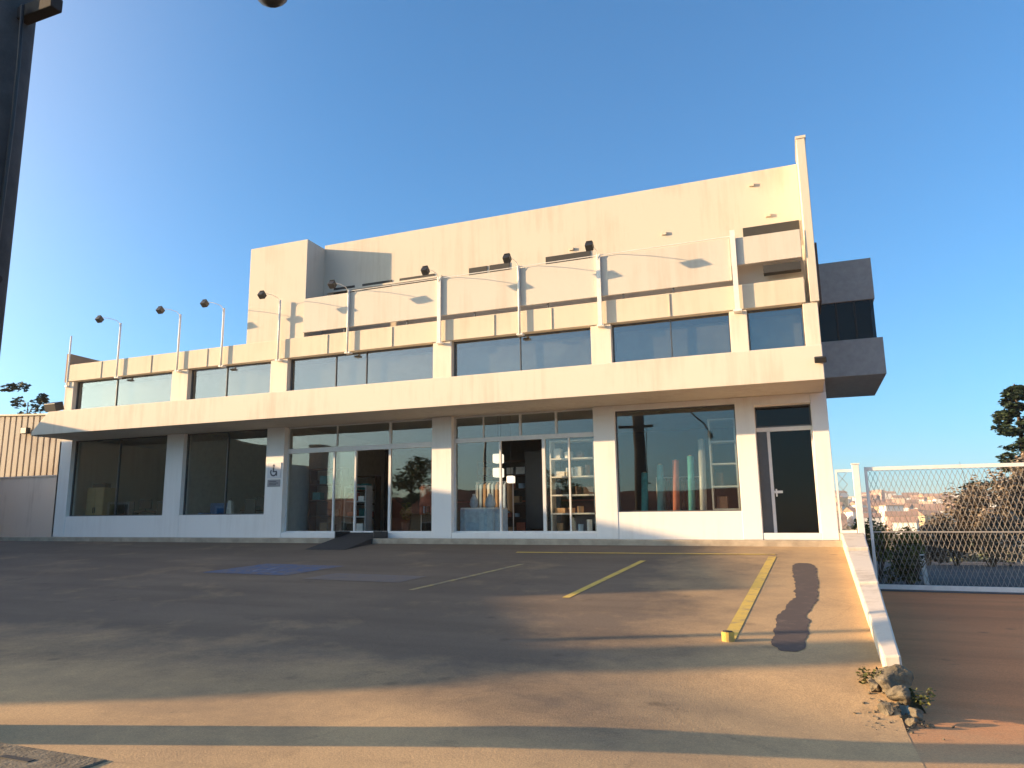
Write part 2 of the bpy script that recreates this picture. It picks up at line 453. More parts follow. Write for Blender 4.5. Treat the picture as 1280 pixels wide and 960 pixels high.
# ================================================================== SETTING
def terrain_z(x, y):
    z = interp(y, [-400, -14, 0, 14, 60, 160, 280, 520, 900, 1400, 3000], [-1.6, -1.6, -1.3, -1.34, -3, -11, -11, 5, 29, 34, 30])
    if y > 100:
        z += 4 * math.sin(x * 0.011 + 1.3) * min(1, (y - 100) / 300) + 1.5 * math.sin(x * 0.05 + y * 0.013)
    return z
xs = [-3000, -1500, -800, -400, -200, -100, -60, -40, -20, 0, 10, 20, 30, 40, 60, 80, 100, 130, 160, 190, 220, 260, 300, 360, 440, 540, 700, 1000, 1600, 3000]
ys = [-2500, -1200, -400, -150, -80, -50, -30, -14, 0, 14, 25, 40, 60, 90, 120, 160, 200, 240, 280, 320, 360, 400, 440, 480, 520, 570, 620, 680, 740, 800, 860, 900, 980, 1100, 1400, 3000]
b = MB()
grid = [[b.bm.verts.new((x, y, terrain_z(x, y))) for x in xs] for y in ys]
for j in range(len(ys) - 1):
    for i in range(len(xs) - 1):
        b.bm.faces.new((grid[j][i], grid[j][i + 1], grid[j + 1][i + 1], grid[j + 1][i]))
tag(b.build('terrain', M['earth'], smooth=True), kind='structure')

def sheet(name, m, x0f, x1f, ylist, zf, nx=2, dz=0.0, thick=0.3):
    b = MB(); top = []
    for y in ylist:
        x0 = x0f(y) if callable(x0f) else x0f; x1 = x1f(y) if callable(x1f) else x1f
        row = []
        for i in range(nx):
            x = x0 + (x1 - x0) * (1 - (1 - i / (nx - 1)) ** 2.2)
            row.append(b.bm.verts.new((x, y, zf(x, y) if nx > 2 else zf(y))))
        top.append(row)
    for a, c in zip(top, top[1:]):
        for i in range(nx - 1): b.bm.faces.new((a[i], a[i + 1], c[i + 1], c[i]))
    return tag(b.build(name, m, smooth=nx > 2), kind='structure')

def sm(t):
    t = min(1, max(0, t)); return t * t * (3 - 2 * t)
def lot_xy(x, y):
    w = sm((x + 2.6) / 3.2) * sm((-11.35 - y) / 0.9)
    return lot_z(y) * (1 - w) + min(lot_z(y), -1.4295) * w
fy = [-16.0, -15, -14.5, -14, -13.5, -13, -12.6, -12.3, -12, -11.8, -11.6, -11.4, -11.35, -10, -8, -6, -4, -2, -0.8]
def wall_x(y): return interp(y, [-11.5, -0.4], [0.60, 0.78])     # lot-side foot of the low wall
lot = sheet('parking_lot', M['lot'], -30, lambda y: wall_x(y) + 0.06 if y > -11.6 else 0.66, fy, lot_xy, nx=30)
sheet('driveway', M['drive'], lambda y: 0.9 if y > -11.6 else 0.6, 16, [-16.0, -14, -13, -12, -11.7, -11.5, -10, -6, -3, 0.2], drive_z)
sheet('back_road', M['backroad'], 0.9, 60, [0.2, 5, 14, 30], lambda y: interp(y, [0.2, 14, 30], [-1.10, -1.14, -1.4]))
sheet('street', M['street'], -120, 120, [-29, -22, -16.0], lambda y: -1.44)
b = MB(); b.box(-120, 120, -32, -29, -1.6, -1.30); tag(b.build('far_pavement', M['kerb']), kind='structure')
# raised walk in front of the shop, with its kerb
b = MB(); b.box(-27.3, 0.80, -0.8, -0.002, -0.9, 0.0)
tag(b.build('front_walk', M['kerb'], bevel=0.02), kind='structure')

# painted bay lines, each its own stripe on the paving
def stripe(name, label, cat, a, b_, w, m, group=None, dz=0.006, n=14):
    a = Vector(a); b_ = Vector(b_); d = (b_ - a); nrm = Vector((-d.y, d.x)).normalized() * w / 2
    mb = MB(); pr = None
    for i in range(n + 1):
        p = a + d * i / n
        q = [mb.bm.verts.new((s.x, s.y, lot_z(s.y) + dz)) for s in (p + nrm, p - nrm)]
        if pr: mb.bm.faces.new((pr[0], pr[1], q[1], q[0]))
        pr = q
    bmesh.ops.recalc_face_normals(mb.bm, faces=mb.bm.faces[:])
    o = mb.build(name, m)
    return tag(o, label, cat, group)
G = 'painted lines of the parking bays'
stripe('bay_line', 'bright yellow bay line running downhill beside the dark strip', 'bay line', (-0.60, -2.6), (-0.88, -10.1), 0.15, M['yellow'], G)
stripe('bay_line', 'shorter yellow bay line in the shade, next left of the bright one', 'bay line', (-3.05, -3.5), (-3.46, -7.9), 0.12, M['yellow'], G)
stripe('bay_line', 'faint worn bay line nearest the blue markings', 'bay line', (-5.40, -4.3), (-6.28, -7.7), 0.11, M['yellow_faint'], G)
stripe('bay_line', 'long yellow line parallel to the shop front along the bay heads', 'bay line', (-6.2, -2.40), (-0.55, -2.27), 0.14, M['yellow'], G, dz=0.009)
# accessible bay: blue panel with worn pictogram
def poly_sheet(name, pts, m, dz, parent=None):
    mb = MB()
    vs = [mb.bm.verts.new((x, y, lot_z(y) + dz)) for x, y in pts]
    mb.bm.faces.new(vs); bmesh.ops.recalc_face_normals(mb.bm, faces=mb.bm.faces[:])
    return mb.build(name, m, parent)
t = thing('accessible_bay_marking', 'worn blue parking symbol painted on the shaded lot', 'road marking')
poly_sheet('blue_panel', [(-12.0, -6.45), (-9.75, -6.55), (-9.25, -5.1), (-11.4, -5.0)], M['bluepaint'], 0.006, t)
mb = MB()
cx, cy = -10.62, -5.95
def fl(mb, x, y): return mb.bm.verts.new((cx + x, cy + y, lot_z(cy + y) + 0.010))
ring = [(math.cos(a), math.sin(a)) for a in [R(150 + 240 * i / 12) for i in range(13)]]
for p, q in zip(ring, ring[1:]):
    mb.bm.faces.new([fl(mb, p[0] * .36, p[1] * .30), fl(mb, q[0] * .36, q[1] * .30), fl(mb, q[0] * .27, q[1] * .22), fl(mb, p[0] * .27, p[1] * .22)])
for x0, x1, y0, y1 in ((-.12, -.02, -.05, .42), (-.02, .3, -.02, .06), (.24, .36, -.34, -.02), (-.16, .02, .48, .62)):
    mb.bm.faces.new([fl(mb, x0, y0), fl(mb, x1, y0), fl(mb, x1, y1), fl(mb, x0, y1)])
bmesh.ops.recalc_face_normals(mb.bm, faces=mb.bm.faces[:])
mb.build('wheelchair_symbol', M['whitefaint'], t)
tag(poly_sheet('faded_panel', [(-9.1, -6.9), (-6.9, -7.0), (-6.7, -6.2), (-8.8, -6.1)], M['bluefaint'], 0.006), 'almost rubbed out blue grey panel right of the blue symbol', 'road marking')
# wavy darker strip drawn on the paving
mb = MB(); pr = None; rp_ = random.Random(9)
NP = 110; ja = jb = 0.0
for i in range(NP):
    y = -3.5 - 7.05 * i / (NP - 1)
    cxx = interp(y, [-10.6, -8.6, -7.2, -5.6, -3.5], [-0.24, -0.20, -0.02, 0.0, -0.03])
    w = interp(y, [-10.6, -9, -7, -5, -3.5], [0.17, 0.19, 0.15, 0.19, 0.20])
    w *= min(1.0, (min(i, NP - 1 - i) + 0.5) / 7) ** 0.4
    ja = ja * .7 + rp_.uniform(-.018, .018); jb = jb * .7 + rp_.uniform(-.018, .018)
    q = [mb.bm.verts.new((cxx - w + ja, y, lot_z(y) + 0.005)), mb.bm.verts.new((cxx + w + jb, y, lot_z(y) + 0.005))]
    if pr: mb.bm.faces.new((pr[0], q[0], q[1], pr[1]))
    pr = q
bmesh.ops.recalc_face_normals(mb.bm, faces=mb.bm.faces[:])
tag(mb.build('dark_strip', M['patch']), 'wavy dark strip on the lot right of the bright yellow line', 'patch')
# stub of a sawn off bollard at the foot of the bay line
t = thing('bollard_stub', 'short yellow sawn off post with dark hollow top at the end of the yellow line', 'bollard', (-0.88, -10.2, lot_z(-10.2)))
b = MB(); b.tube([(0, 0, -0.05), (0, 0, 0.10)], 0.07, 14); b.build('post', M['yellow'], t)
b = MB(); b.tube([(0, 0, 0.10), (0, 0, 0.112)], 0.055, 14); b.build('hollow', M['slot'], t)
# drain cover, bottom left corner
t = thing('drain_cover', 'grey concrete drain cover sunk in the near edge of the lot', 'drain cover', (-5.2, -15.9, -1.41))
b = MB(); b.box(-0.75, 0.6, -0.28, 0.26, -0.05, 0.03); b.build('slab', M['rubble'], t, bevel=0.015)
b = MB(); b.box(-0.15, 0.15, -0.03, 0.03, 0.028, 0.036); b.build('lifting_slot', M['slot'], t)

# low weathered wall along the right side of the lot
t = thing('low_wall', 'low weathered cream wall stepping down the right side of the lot', 'wall')
segs = [(-0.35, -3.6, 0.30), (-3.606, -7.2, 0.24), (-7.206, -11.4, 0.20)]
for y1, y0, h in segs:
    mb = MB()
    w1 = interp(y1, [-11.4, -0.35], [0.15, 0.46]); w0 = interp(y0, [-11.4, -0.35], [0.15, 0.46])
    rows = []
    n = 5
    for i in range(n + 1):
        y = y1 + (y0 - y1) * i / n; w = w1 + (w0 - w1) * i / n
        x = wall_x(y); z = lot_z(y) + h + 0.012 * math.sin(y * 3.1)
        rows.append([mb.bm.verts.new(p) for p in ((x + 0.05, y, -1.6), (x + 0.0, y, z), (x + w, y, z + 0.015), (x + w + 0.03, y, -1.6))])
    for a, c in zip(rows, rows[1:]):
        for k in range(3): mb.bm.faces.new((a[k], c[k], c[k + 1], a[k + 1]))
    mb.bm.faces.new(rows[0]); mb.bm.faces.new(rows[-1])
    bmesh.ops.recalc_face_normals(mb.bm, faces=mb.bm.faces[:])
    mb.build('wall_section', M['curbwall'], t, bevel=0.02)
tag(t, None)
# broken end of the wall: separate chunks lying on the ground
GR = 'chunks of broken concrete at the end of the low wall'
spots = [(0.66, -11.55, 0.16, 'largest chunk of broken concrete leaning against the end of the low wall'), (0.50, -11.62, 0.07, 'mossy chunk of broken concrete on the lot side of the wall end'),
         (0.66, -11.76, 0.11, 'squat chunk of broken concrete in the middle of the rubble'), (0.55, -11.92, 0.06, 'small chunk of broken concrete on the lot side of the squat one'),
         (0.78, -11.95, 0.07, 'flat chunk of broken concrete on the drive side of the rubble'), (0.72, -12.08, 0.045, 'smallest chunk of broken concrete, nearest the street')]
for i, (x, y, r, lab) in enumerate(spots):
    b = MB(); b.blob((x, y, lot_xy(x, y) + r * 0.55), r, seed=i + 3, sub=4, squash=(1, 1.1, 0.9 if i != 4 else 0.55), rough=0.45)
    tag(b.build('concrete_chunk', M['rubble'], loc=(x, y, lot_xy(x, y))), lab, 'rubble', GR)
mb = MB(); rg = random.Random(5)
for i in range(90):
    x = rg.gauss(0.64, 0.16); y = rg.gauss(-11.85, 0.26)
    if x < 0.95 and y > -11.5: y = -11.5 - rg.random() * .5
    r = rg.uniform(.006, .022)
    zz = max(lot_xy(x, y) if x < 0.66 else -9, drive_z(y))
    mb.blob((x, y, zz + r * .4), r, seed=i, sub=1, rough=.5)
tag(mb.build('gravel', M['rubble']), 'loose gravel and grit round the broken end of the low wall', 'gravel', kind='stuff')
def leaves(mb, centres, n, size, r_, flat=0.0):
    """small leaf quads through the volume of the given clumps (x,y,z,rx,ry,rz)"""
    for _ in range(n):
        c = r_.choice(centres)
        while True:
            v = Vector((r_.uniform(-1, 1), r_.uniform(-1, 1), r_.uniform(-1, 1)))
            if v.length < 1: break
        v = v * (0.55 + 0.45 * r_.random()) / max(v.length, 0.35) * (v.length ** 0.5)
        p = Vector((c[0] + v.x * c[3], c[1] + v.y * c[4], c[2] + v.z * c[5]))
        s = size * r_.uniform(0.6, 1.4)
        q = Matrix.Rotation(r_.uniform(0, 6.28), 3, 'Z') @ Matrix.Rotation(r_.uniform(-1.3, 1.3), 3, 'X')
        pts = [p + q @ Vector(u) for u in ((-s * .5, 0, 0), (0, -s * .3, s * .08), (s * .5, 0, 0), (0, s * .3, s * .08))]
        mb.bm.faces.new([mb.bm.verts.new(u) for u in pts])
for i, (x, y, r, lab) in enumerate([(0.46, -11.52, 0.16, 'yellow green weed sprouting beside the broken wall end'), (0.84, -11.8, 0.15, 'low weed growing on the drive side of the rubble')]):
    mb = MB(); rr = random.Random(40 + i)
    zz = lot_xy(x, y)
    leaves(mb, [(x, y, zz + .06, .10, .10, .07), (x + .06, y - .05, zz + .10, .07, .07, .08), (x - .05, y + .03, zz + .08, .08, .06, .10)], 150, .035, rr)
    tag(mb.build('weed', M['weed']), lab, 'weed', 'weeds by the rubble')

# ================================================================== SHOP BUILDING
B = thing('commercial_building', 'long cream two storey shop building with glazed ground floor and white band', 'building', (-12, 0, 0))
def part(mb, name, m, parent=None, bevel=0.0, label=None, smooth=False):
    par = parent if parent is not None else B
    o = mb.build(name, m, bevel=bevel, smooth=smooth)
    o.parent = par
    off = Vector((0, 0, 0)); q = par
    while q is not None: off += q.location; q = q.parent
    o.location = -off
    if label: o['label'] = label
    return o
cols = [(-24.72, -24.10), (-19.57, -18.83), (-15.40, -14.72), (-9.57, -8.95), (-4.85, -4.28), (-1.30, -0.86), (0.40, 0.755)]
for i, (a, c) in enumerate(cols):
    b = MB()
    b.box(a, c, 0.0, 0.36, 0.0, 3.44); part(b, 'column', M['white'], bevel=0.01)
    b = MB()
    b.box(a + (0.42 if i == 0 else 0.02), c, 0.0, 0.36, 4.58, 5.66) if i else b.box(-24.64, -24.30, 0.0, 0.36, 4.58, 5.66)
    part(b, 'pier', M['band'], bevel=0.01)
# floor band behind the canopy, and the canopy itself (slanting left end)
b = MB(); b.box(-24.72, 0.755, 0.003, 0.36, 3.443, 4.577); part(b, 'floor_band', M['band'])
b = MB(); b.prism([(-24.05, 3.44), (0.70, 3.44), (0.70, 4.22), (-23.30, 4.22), (-24.05, 3.56)], 'y', -1.72, 0.0)
part(b, 'canopy', M['band'], bevel=0.015)
# low walls under the shop windows and doorsteps
b = MB(); b.box(-24.098, -19.572, 0.012, 0.34, 0.0, 0.72); part(b, 'sill_wall', M['white'])
b = MB(); b.box(-18.828, -15.402, 0.012, 0.34, 0.0, 0.72); part(b, 'sill_wall', M['white'])
b = MB(); b.box(-4.278, -1.302, 0.012, 0.34, 0.0, 0.68); part(b, 'sill_wall', M['white'])
for a, c in ((-14.718, -9.572), (-8.948, -4.852), (-0.858, 0.398)):
    b = MB(); b.box(a, c, 0.012, 0.45, 0.0, 0.16); part(b, 'doorstep', M['white'], bevel=0.01)
b = MB(); b.box(-4.278, -1.302, 0.012, 0.34, 3.30, 3.438); part(b, 'lintel', M['white'])
b = MB(); b.box(-0.858, 0.398, 0.012, 0.34, 3.22, 3.438); part(b, 'lintel', M['white'])

def glazed(name, x0, x1, z0, z1, y, gl, mull, trans, fm, fw=0.05, label=None, out=0.03, skip=None):
    """a framed window: frame + panes (sub-part). mull: x positions, trans: (z, height)"""
    w = MB()
    w.box(x0 + 0.002, x0 + fw, y - out, y + 0.05, z0, z1); w.box(x1 - fw, x1 - 0.002, y - out, y + 0.05, z0, z1)
    w.box(x0 + fw, x1 - fw, y - out, y + 0.05, z0, z0 + fw); w.box(x0 + fw, x1 - fw, y - out, y + 0.05, z1 - fw, z1)
    for m_ in mull:
        xm, ww, za, zb = m_ if isinstance(m_, tuple) else (m_, 0.05, z0 + fw, z1 - fw)
        w.box(xm - ww / 2, xm + ww / 2, y - out - 0.003, y + 0.05, za, zb)
    for zt, hh, xa, xb in trans:
        w.box(xa, xb, y - out - 0.006, y + 0.053, zt - hh / 2, zt + hh / 2)
    o = part(w, name, fm, label=label)
    g = MB()
    if skip:
        xa, xb, zb = skip
        g.box(x0 + fw * .5, xa, y + 0.004, y + 0.012, z0 + fw * .5, z1 - fw * .5)
        g.box(xb, x1 - fw * .5, y + 0.004, y + 0.012, z0 + fw * .5, z1 - fw * .5)
        g.box(xa + .001, xb - .001, y + 0.004, y + 0.012, zb, z1 - fw * .5)
    else:
        g.box(x0 + fw * .5, x1 - fw * .5, y + 0.004, y + 0.012, z0 + fw * .5, z1 - fw * .5)
    part(g, 'pane', gl, o)
    return o
glazed('shop_window', -24.10, -19.57, 0.72, 3.44, 0.20, M['glass'], [(-21.9, .03, .76, 3.40)], [], M['dframe'], 0.035)
glazed('shop_window', -18.83, -15.40, 0.72, 3.44, 0.20, M['glass'], [(-17.1, .03, .76, 3.40)], [], M['dframe'], 0.035)
glazed('shop_window', -4.28, -1.30, 0.68, 3.30, 0.16, M['glass'], [], [], M['dframe'], 0.03)
glazed('storefront', -14.72, -9.57, 0.16, 3.44, 0.22, M['glass'],
       [(-12.98, .05, .2, 2.6), (-12.22, .05, .2, 2.6), (-11.04, .075, .2, 3.4), (-12.9, .03, 2.78, 3.4)], [(2.68, 0.15, -14.67, -9.62)], M['frame'], 0.045, skip=(-12.20, -11.07, 2.70))
glazed('storefront', -8.95, -4.85, 0.16, 3.44, 0.22, M['glass'],
       [(-7.55, .05, .2, 2.68), (-6.29, .085, .2, 2.68), (-5.58, .04, .2, 2.68), (-6.95, .06, 2.80, 3.4), (-5.92, .06, 2.80, 3.4), (-8.05, .03, 2.8, 3.4)],
       [(2.74, 0.12, -8.90, -4.90)], M['frame'], 0.045, skip=(-7.53, -6.33, 2.70))
# side door in the right-hand bay
o = glazed('transom_window', -0.86, 0.40, 2.70, 3.22, 0.36, M['glass_dark'], [], [], M['dframe'], 0.03)
b = MB()
b.box(-0.856, 0.396, 0.33, 0.42, 2.60, 2.70); b.box(-0.62, -0.55, 0.33, 0.42, 0.16, 2.598); b.box(0.36, 0.396, 0.33, 0.42, 0.16, 2.598)
d = part(b, 'door_frame', M['frame'])
b = MB(); b.box(-0.852, -0.622, 0.34, 0.40, 0.165, 2.595); part(b, 'side_panel', M['dframe'], d)
b = MB(); b.box(-0.545, 0.355, 0.36, 0.372, 0.165, 2.595); part(b, 'pane', M['glass_dark'], d)
b = MB(); b.tube([(-0.50, 0.30, 1.02), (-0.50, 0.30, 1.20)], 0.018); b.box(-0.56, -0.36, 0.305, 0.33, 1.10, 1.16); b.box(-0.51, -0.49, 0.30, 0.36, 1.04, 1.07); part(b, 'handle', M['frame'], d)
# open sliding door leaf inside the entrance
b = MB(); b.box(-13.25, -12.25, 0.31, 0.345, 0.165, 2.60); part(b, 'sliding_door', M['glass'], label='open glass sliding door leaf')

# upper windows
ups = [(-24.30, -19.55, [-22.3]), (-18.83, -15.38, [-17.3]), (-14.70, -9.55, [-13.0, -11.9]), (-8.95, -4.83, [-6.9]), (-4.28, -1.28, [-2.75]), (-0.86, 0.42, [])]
for a, c, ms in ups:
    glazed('upper_window', a, c, 4.58, 5.66, 0.20, M['glass_up'], [(m_, 0.022, 4.61, 5.63) for m_ in ms], [], M['dframe'], 0.03)
    b = MB()   # roller blind hanging some way behind the glass
    b.box(a + 0.06, c - 0.06, 0.40, 0.41, 4.62, 5.62); part(b, 'blind', M['blind'])
# reveal of the leftmost upper window
b = MB(); b.box(-24.72, -24.645, 0.0, 8.0, 0.0, 6.36); part(b, 'side_wall', M['wall'])
# beam and parapet over the upper windows, set back behind the poles
b = MB(); b.box(-24.64, 0.50, -0.05, 0.36, 5.665, 6.30); part(b, 'parapet', M['beam'], bevel=0.012)
for x in (-22.9, -20.5, -18.0, -13.2, -10.9, -7.6, -5.9, -2.72):
    b = MB(); b.box(x - 0.014, x + 0.014, -0.072, -0.052, 5.67, 6.28); part(b, 'bracket', M['beam'])
b = MB()
b.prism([(0.0, 5.66), (8.0, 5.66), (8.0, 6.75), (0.0, 6.75)], 'x', -24.80, -24.645) ; part(b, 'left_parapet', M['shadewall'])
# long blank sign panel
b = MB(); b.box(-14.10, -1.14, -0.12, -0.06, 6.42, 7.54); part(b, 'sign_panel', M['panel'], bevel=0.008)
b = MB(); b.box(-1.134, 0.50, -0.115, -0.055, 6.80, 7.52); part(b, 'sign_panel', M['panel'], bevel=0.008)
for x in (-12.6, -10.4, -8.2, -6.0, -3.9, -2.6):
    b = MB(); b.box(x - .02, x + .02, -0.055, 0.0, 6.305, 7.5); part(b, 'panel_rail', M['dframe'])
b = MB(); b.tube([(-12.4, -0.14, 7.575), (-1.06, -0.14, 7.575)], .012, 6); part(b, 'top_rail', M['polew'])
b = MB(); b.box(-0.40, 0.46, -0.06, 0.2, 6.52, 6.72); part(b, 'panel_shadow_block', M['slot'])  # dark block in place of the shadow under the sign panel
b = MB(); b.box(-1.2, 0.52, 0.36, 0.40, 6.0, 7.4); part(b, 'panel_backing', M['wall'])
# stair tower
b = MB()
b.prism([(-16.42, 0.0), (-14.12, 0.0), (-14.12, 1.02), (-16.42, 1.02)], 'z', 5.662, 9.62); b2 = part(b, 'stair_tower', M['wall'], bevel=0.01)
# tall upper wall with the strip of vents half hidden behind the panel
b = MB(); b.box(-14.118, 0.596, 1.0, 1.25, 5.662, 9.74); part(b, 'upper_wall', M['wall'], bevel=0.008)
for a, c in ((-13.7, -12.9), (-12.6, -11.5), (-11.22, -9.98), (-8.80, -8.2), (-8.12, -7.47), (-6.34, -5.0), (-0.85, 0.53)):
    b = MB(); b.box(a, c, 0.975, 0.998, 7.5, 8.17); part(b, 'vent', M['slot'])
b = MB(); b.box(-13.9, -9.7, 0.90, 0.972, 8.0, 8.06); part(b, 'vent_ledge', M['wall'])
for x, z in ((-0.55, 9.35), (-2.9, 8.35), (-5.55, 8.3), (-0.2, 8.42)):
    b = MB(); b.box(x - .06, x + .06, 0.94, 0.998, z - .04, z + .04); part(b, 'junction_box', M['beam'])
# right-hand pier
b = MB(); b.box(0.60, 0.80, -0.06, 1.3, 5.662, 9.92); part(b, 'end_pier', M['wall'], bevel=0.01)
b = MB(); b.box(0.58, 0.82, -0.08, 1.32, 9.922, 9.99); part(b, 'pier_cap', M['beam'])
b = MB(); b.box(0.803, 0.85, -0.02, 1.3, 5.664, 7.15); part(b, 'pier_edge_strip', M['brown'])  # dark brown strip along the pier's right side
# body: side, back, roofs, slabs
b = MB(); b.box(0.52, 0.75, 0.37, 8.0, 0.0, 5.66); part(b, 'right_wall', M['wall'])
b = MB(); b.box(-24.64, -16.43, 8.0, 8.25, 0.0, 5.65); part(b, 'back_wall', M['wall'])
b = MB(); b.box(-16.42, 0.75, 8.0, 8.25, 0.0, 9.7); part(b, 'back_wall', M['wall'])
b = MB(); b.box(-24.64, 0.75, 0.37, 7.99, 5.50, 5.655); part(b, 'roof', M['roofing'])
b = MB(); b.box(-16.42, 0.80, 1.256, 7.99, 9.35, 9.55); part(b, 'upper_roof', M['roofing'])
b = MB(); b.box(0.55, 0.80, 1.31, 8.0, 5.66, 9.6); part(b, 'upper_side_wall', M['wall'])
b = MB(); b.box(-16.42, -16.2, 1.03, 8.0, 5.66, 9.6); part(b, 'upper_left_wall', M['wall'])
b = MB(); b.box(-24.64, 0.515, 0.47, 7.99, 0.0, 0.15); part(b, 'shop_floor', M['tile_floor'])
b = MB(); b.box(-24.64, 0.515, 0.37, 7.99, 3.60, 4.4); part(b, 'ceiling', M['ceiling'])
b = MB(); b.box(-24.64, 0.515, 3.0, 3.1, 4.41, 5.49); part(b, 'upper_partition', M['inner'])
for xa, xb in ((-15.12, -15.0), (-19.3, -19.15)):
    b = MB(); b.box(xa, xb, 0.37, 7.0, 0.152, 3.598); part(b, 'partition', M['inner'])
b = MB(); b.box(-1.12, -1.0, 0.37, 7.0, 0.152, 3.598); part(b, 'partition', M['inner'])
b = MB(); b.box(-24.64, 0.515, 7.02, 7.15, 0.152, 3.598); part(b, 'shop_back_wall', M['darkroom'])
# projecting grey bay on the right flank
by = MB(); by.box(0.805, 2.22, 2.5, 5.9, 6.26, 7.40); bay = part(by, 'flank_bay', M['gbox'], bevel=0.012)
b = MB(); b.box(0.805, 2.18, 2.56, 5.85, 5.22, 6.256); part(b, 'window', M['glass_dark'], bay)
b = MB(); b.box(0.76, 2.12, 2.75, 5.8, 5.20, 6.25); part(b, 'window_core', M['slot'], bay)
b = MB(); b.prism([(0.805, 4.20), (2.30, 4.20), (2.30, 5.18), (0.805, 5.18)], 'y', 2.38, 6.0); part(b, 'balcony', M['gbox'], bay, bevel=0.012)
for x in (1.28, 1.72):
    b = MB(); b.box(x - .025, x + .025, 2.52, 2.57, 5.185, 6.256); part(b, 'mullion', M['slot'], bay)

# two plates on the third column
t = thing('wheelchair_sign', 'square pale plate with dark wheelchair pictogram on the column left of the entrance', 'sign', (-15.05, 0, 2.08))
b = MB(); b.box(-0.26, 0.26, -0.022, -0.002, -0.24, 0.24); b.build('plate', M['plate'], t, bevel=0.004)
b = MB()
for a0, a1 in zip(ring, ring[1:]):
    pass
for i in range(12):
    a = R(140 + 240 * i / 12); c = R(140 + 240 * (i + 1) / 12)
    b.prism([(math.cos(a) * .13 - .02, math.sin(a) * .13 - .06), (math.cos(c) * .13 - .02, math.sin(c) * .13 - .06), (math.cos(c) * .085 - .02, math.sin(c) * .085 - .06), (math.cos(a) * .085 - .02, math.sin(a) * .085 - .06)], 'y', -0.028, -0.022)
b.box(-.05, 0.0, -.029, -.022, -.06, .10); b.box(0.0, .11, -.029, -.022, -.06, -.02); b.box(.08, .12, -.0295, -.022, -.17, -.06); b.tube([(-.02, -.028, .15), (-.02, -.022, .15)], .04, 10)
b.build('pictogram', M['ink'], t)
t = thing('notice_plate', 'small dark grey plate under the wheelchair pictogram', 'sign', (-15.05, 0, 1.68))
b = MB(); b.box(-0.24, 0.24, -0.02, -0.002, -0.11, 0.11); b.build('plate', M['greyplate'], t, bevel=0.004)
b = MB()
for z in (0.05, 0.0, -0.05): b.box(-0.17, 0.17 - abs(z) * 1.5, -0.023, -0.02, z - 0.012, z + 0.012)
b.build('ruled_lines', M['ink'], t)
# black ramp into the entrance
t = thing('entrance_ramp', 'black rubber ramp sloping from the lot up to the open entrance', 'ramp', (-11.6, -0.9, 0))
b = MB(); b.prism([(-2.3, lot_z(-2.3) + .004), (0.0, 0.165), (0.0, 0.14), (-0.798, 0.006), (-0.86, -0.4)], 'x', -12.22, -11.0)
o = b.build('tread', M['rubber'], t); o.location = (11.6, 0.9, 0)
for xa, xb in ((-12.26, -12.225), (-10.995, -10.96)):
    b = MB(); b.box(xa, xb, -0.79, 0.0, 0.002, 0.2); o = b.build('side_edge', M['black'], t); o.location = (11.6, 0.9, 0)

# lamps on poles along the roof edge
GP = 'gooseneck floodlights along the roof edge'
def floodlight(x, label, w=0.035, square=False, toff=0.0):
    t = thing('floodlight', label, 'floodlight', (x, -0.16, 5.6), GP)
    b = MB()
    if square: b.box(-0.055, 0.055, -0.03, 0.03, 0.0, 2.0 + toff)
    else: b.tube([(0, 0, 0), (0, 0, 2.0 + toff)], w, 10)
    b.build('pole', M['polew'], t, smooth=not square)
    b = MB(); z = 2.0 + toff
    b.tube([(0, -.0, z - .25), (0, -.06, z - .02), (0, -.18, z + .05), (0, -.50, z + .05), (0, -.80, z + .0), (0, -.88, z - .03)], 0.009, 8); b.build('arm', M['polew'], t, smooth=True)
    b = MB(); rot = Matrix.Rotation(R(-38), 3, 'X')
    c = (0, -.94, z - .10)
    b.box(-.10, .10, -1.03, -.85, z - .18, z - .02, rot, c)
    b.box(-.085, .085, -1.05, -.83, z - .018, z + .005, rot, c)
    h = b.build('lamp_head', M['black'], t, bevel=0.02)
    b = MB(); b.box(-.085, .085, -.848, -.84, z - .165, z - .035, rot, c); b.build('lens', M['glass_dark'], h)
    b = MB(); b.box(-.09, .09, -.02, .17, -0.02, 0.03); b.build('base_plate', M['polew'], t)
    return t
ordn = ['floodlight on the far left end of the roof edge, against open sky', 'second floodlight from the left end, against open sky', 'floodlight against the sky just left of the stair tower',
        'floodlight in front of the stair tower', 'floodlight just right of the stair tower, beside its shadow', 'floodlight on the white post over the middle of the long sign panel\'s left half',
        'floodlight in front of the paired vents', 'rightmost floodlight, in front of the long single vent']
for (x, sq), lab in zip(((-22.0, 0), (-19.2, 0), (-17.3, 0), (-15.0, 0), (-12.4, 0), (-9.28, 1), (-6.8, 0), (-4.52, 1)), ordn):
    floodlight(x, lab, square=bool(sq))
t = thing('sign_post', 'plain white square post at the right end of the sign panel, with no lamp', 'post', (-1.06, -0.155, 5.6))
b = MB(); b.box(-.06, .06, -.03, .03, 0, 2.12); b.build('post', M['polew'], t)
b = MB(); b.box(-.10, .10, -.07, .17, -.02, .03); b.build('base_plate', M['polew'], t)
t = thing('corner_rod', 'thin white rod standing on the left corner of the roof', 'rod', (-24.60, -0.05, 6.36))
b = MB(); b.tube([(0, 0, -0.9), (0, 0, 1.05)], 0.03); b.build('rod', M['polew'], t)
b = MB(); b.box(-.05, .05, -.045, .05, -.9, -.84); b.build('clamp', M['polew'], t)
t = thing('wall_light', 'small black spotlight on the right end of the white band', 'light', (0.62, -1.72, 3.86))
b = MB(); b.box(-.10, .14, -.14, -.03, -.06, .07, Matrix.Rotation(R(25), 3, 'X')); b.build('lamp_head', M['black'], t, bevel=.015)
b = MB(); b.box(-.02, .04, -.05, 0.0, -.03, .03); b.build('mount', M['black'], t)
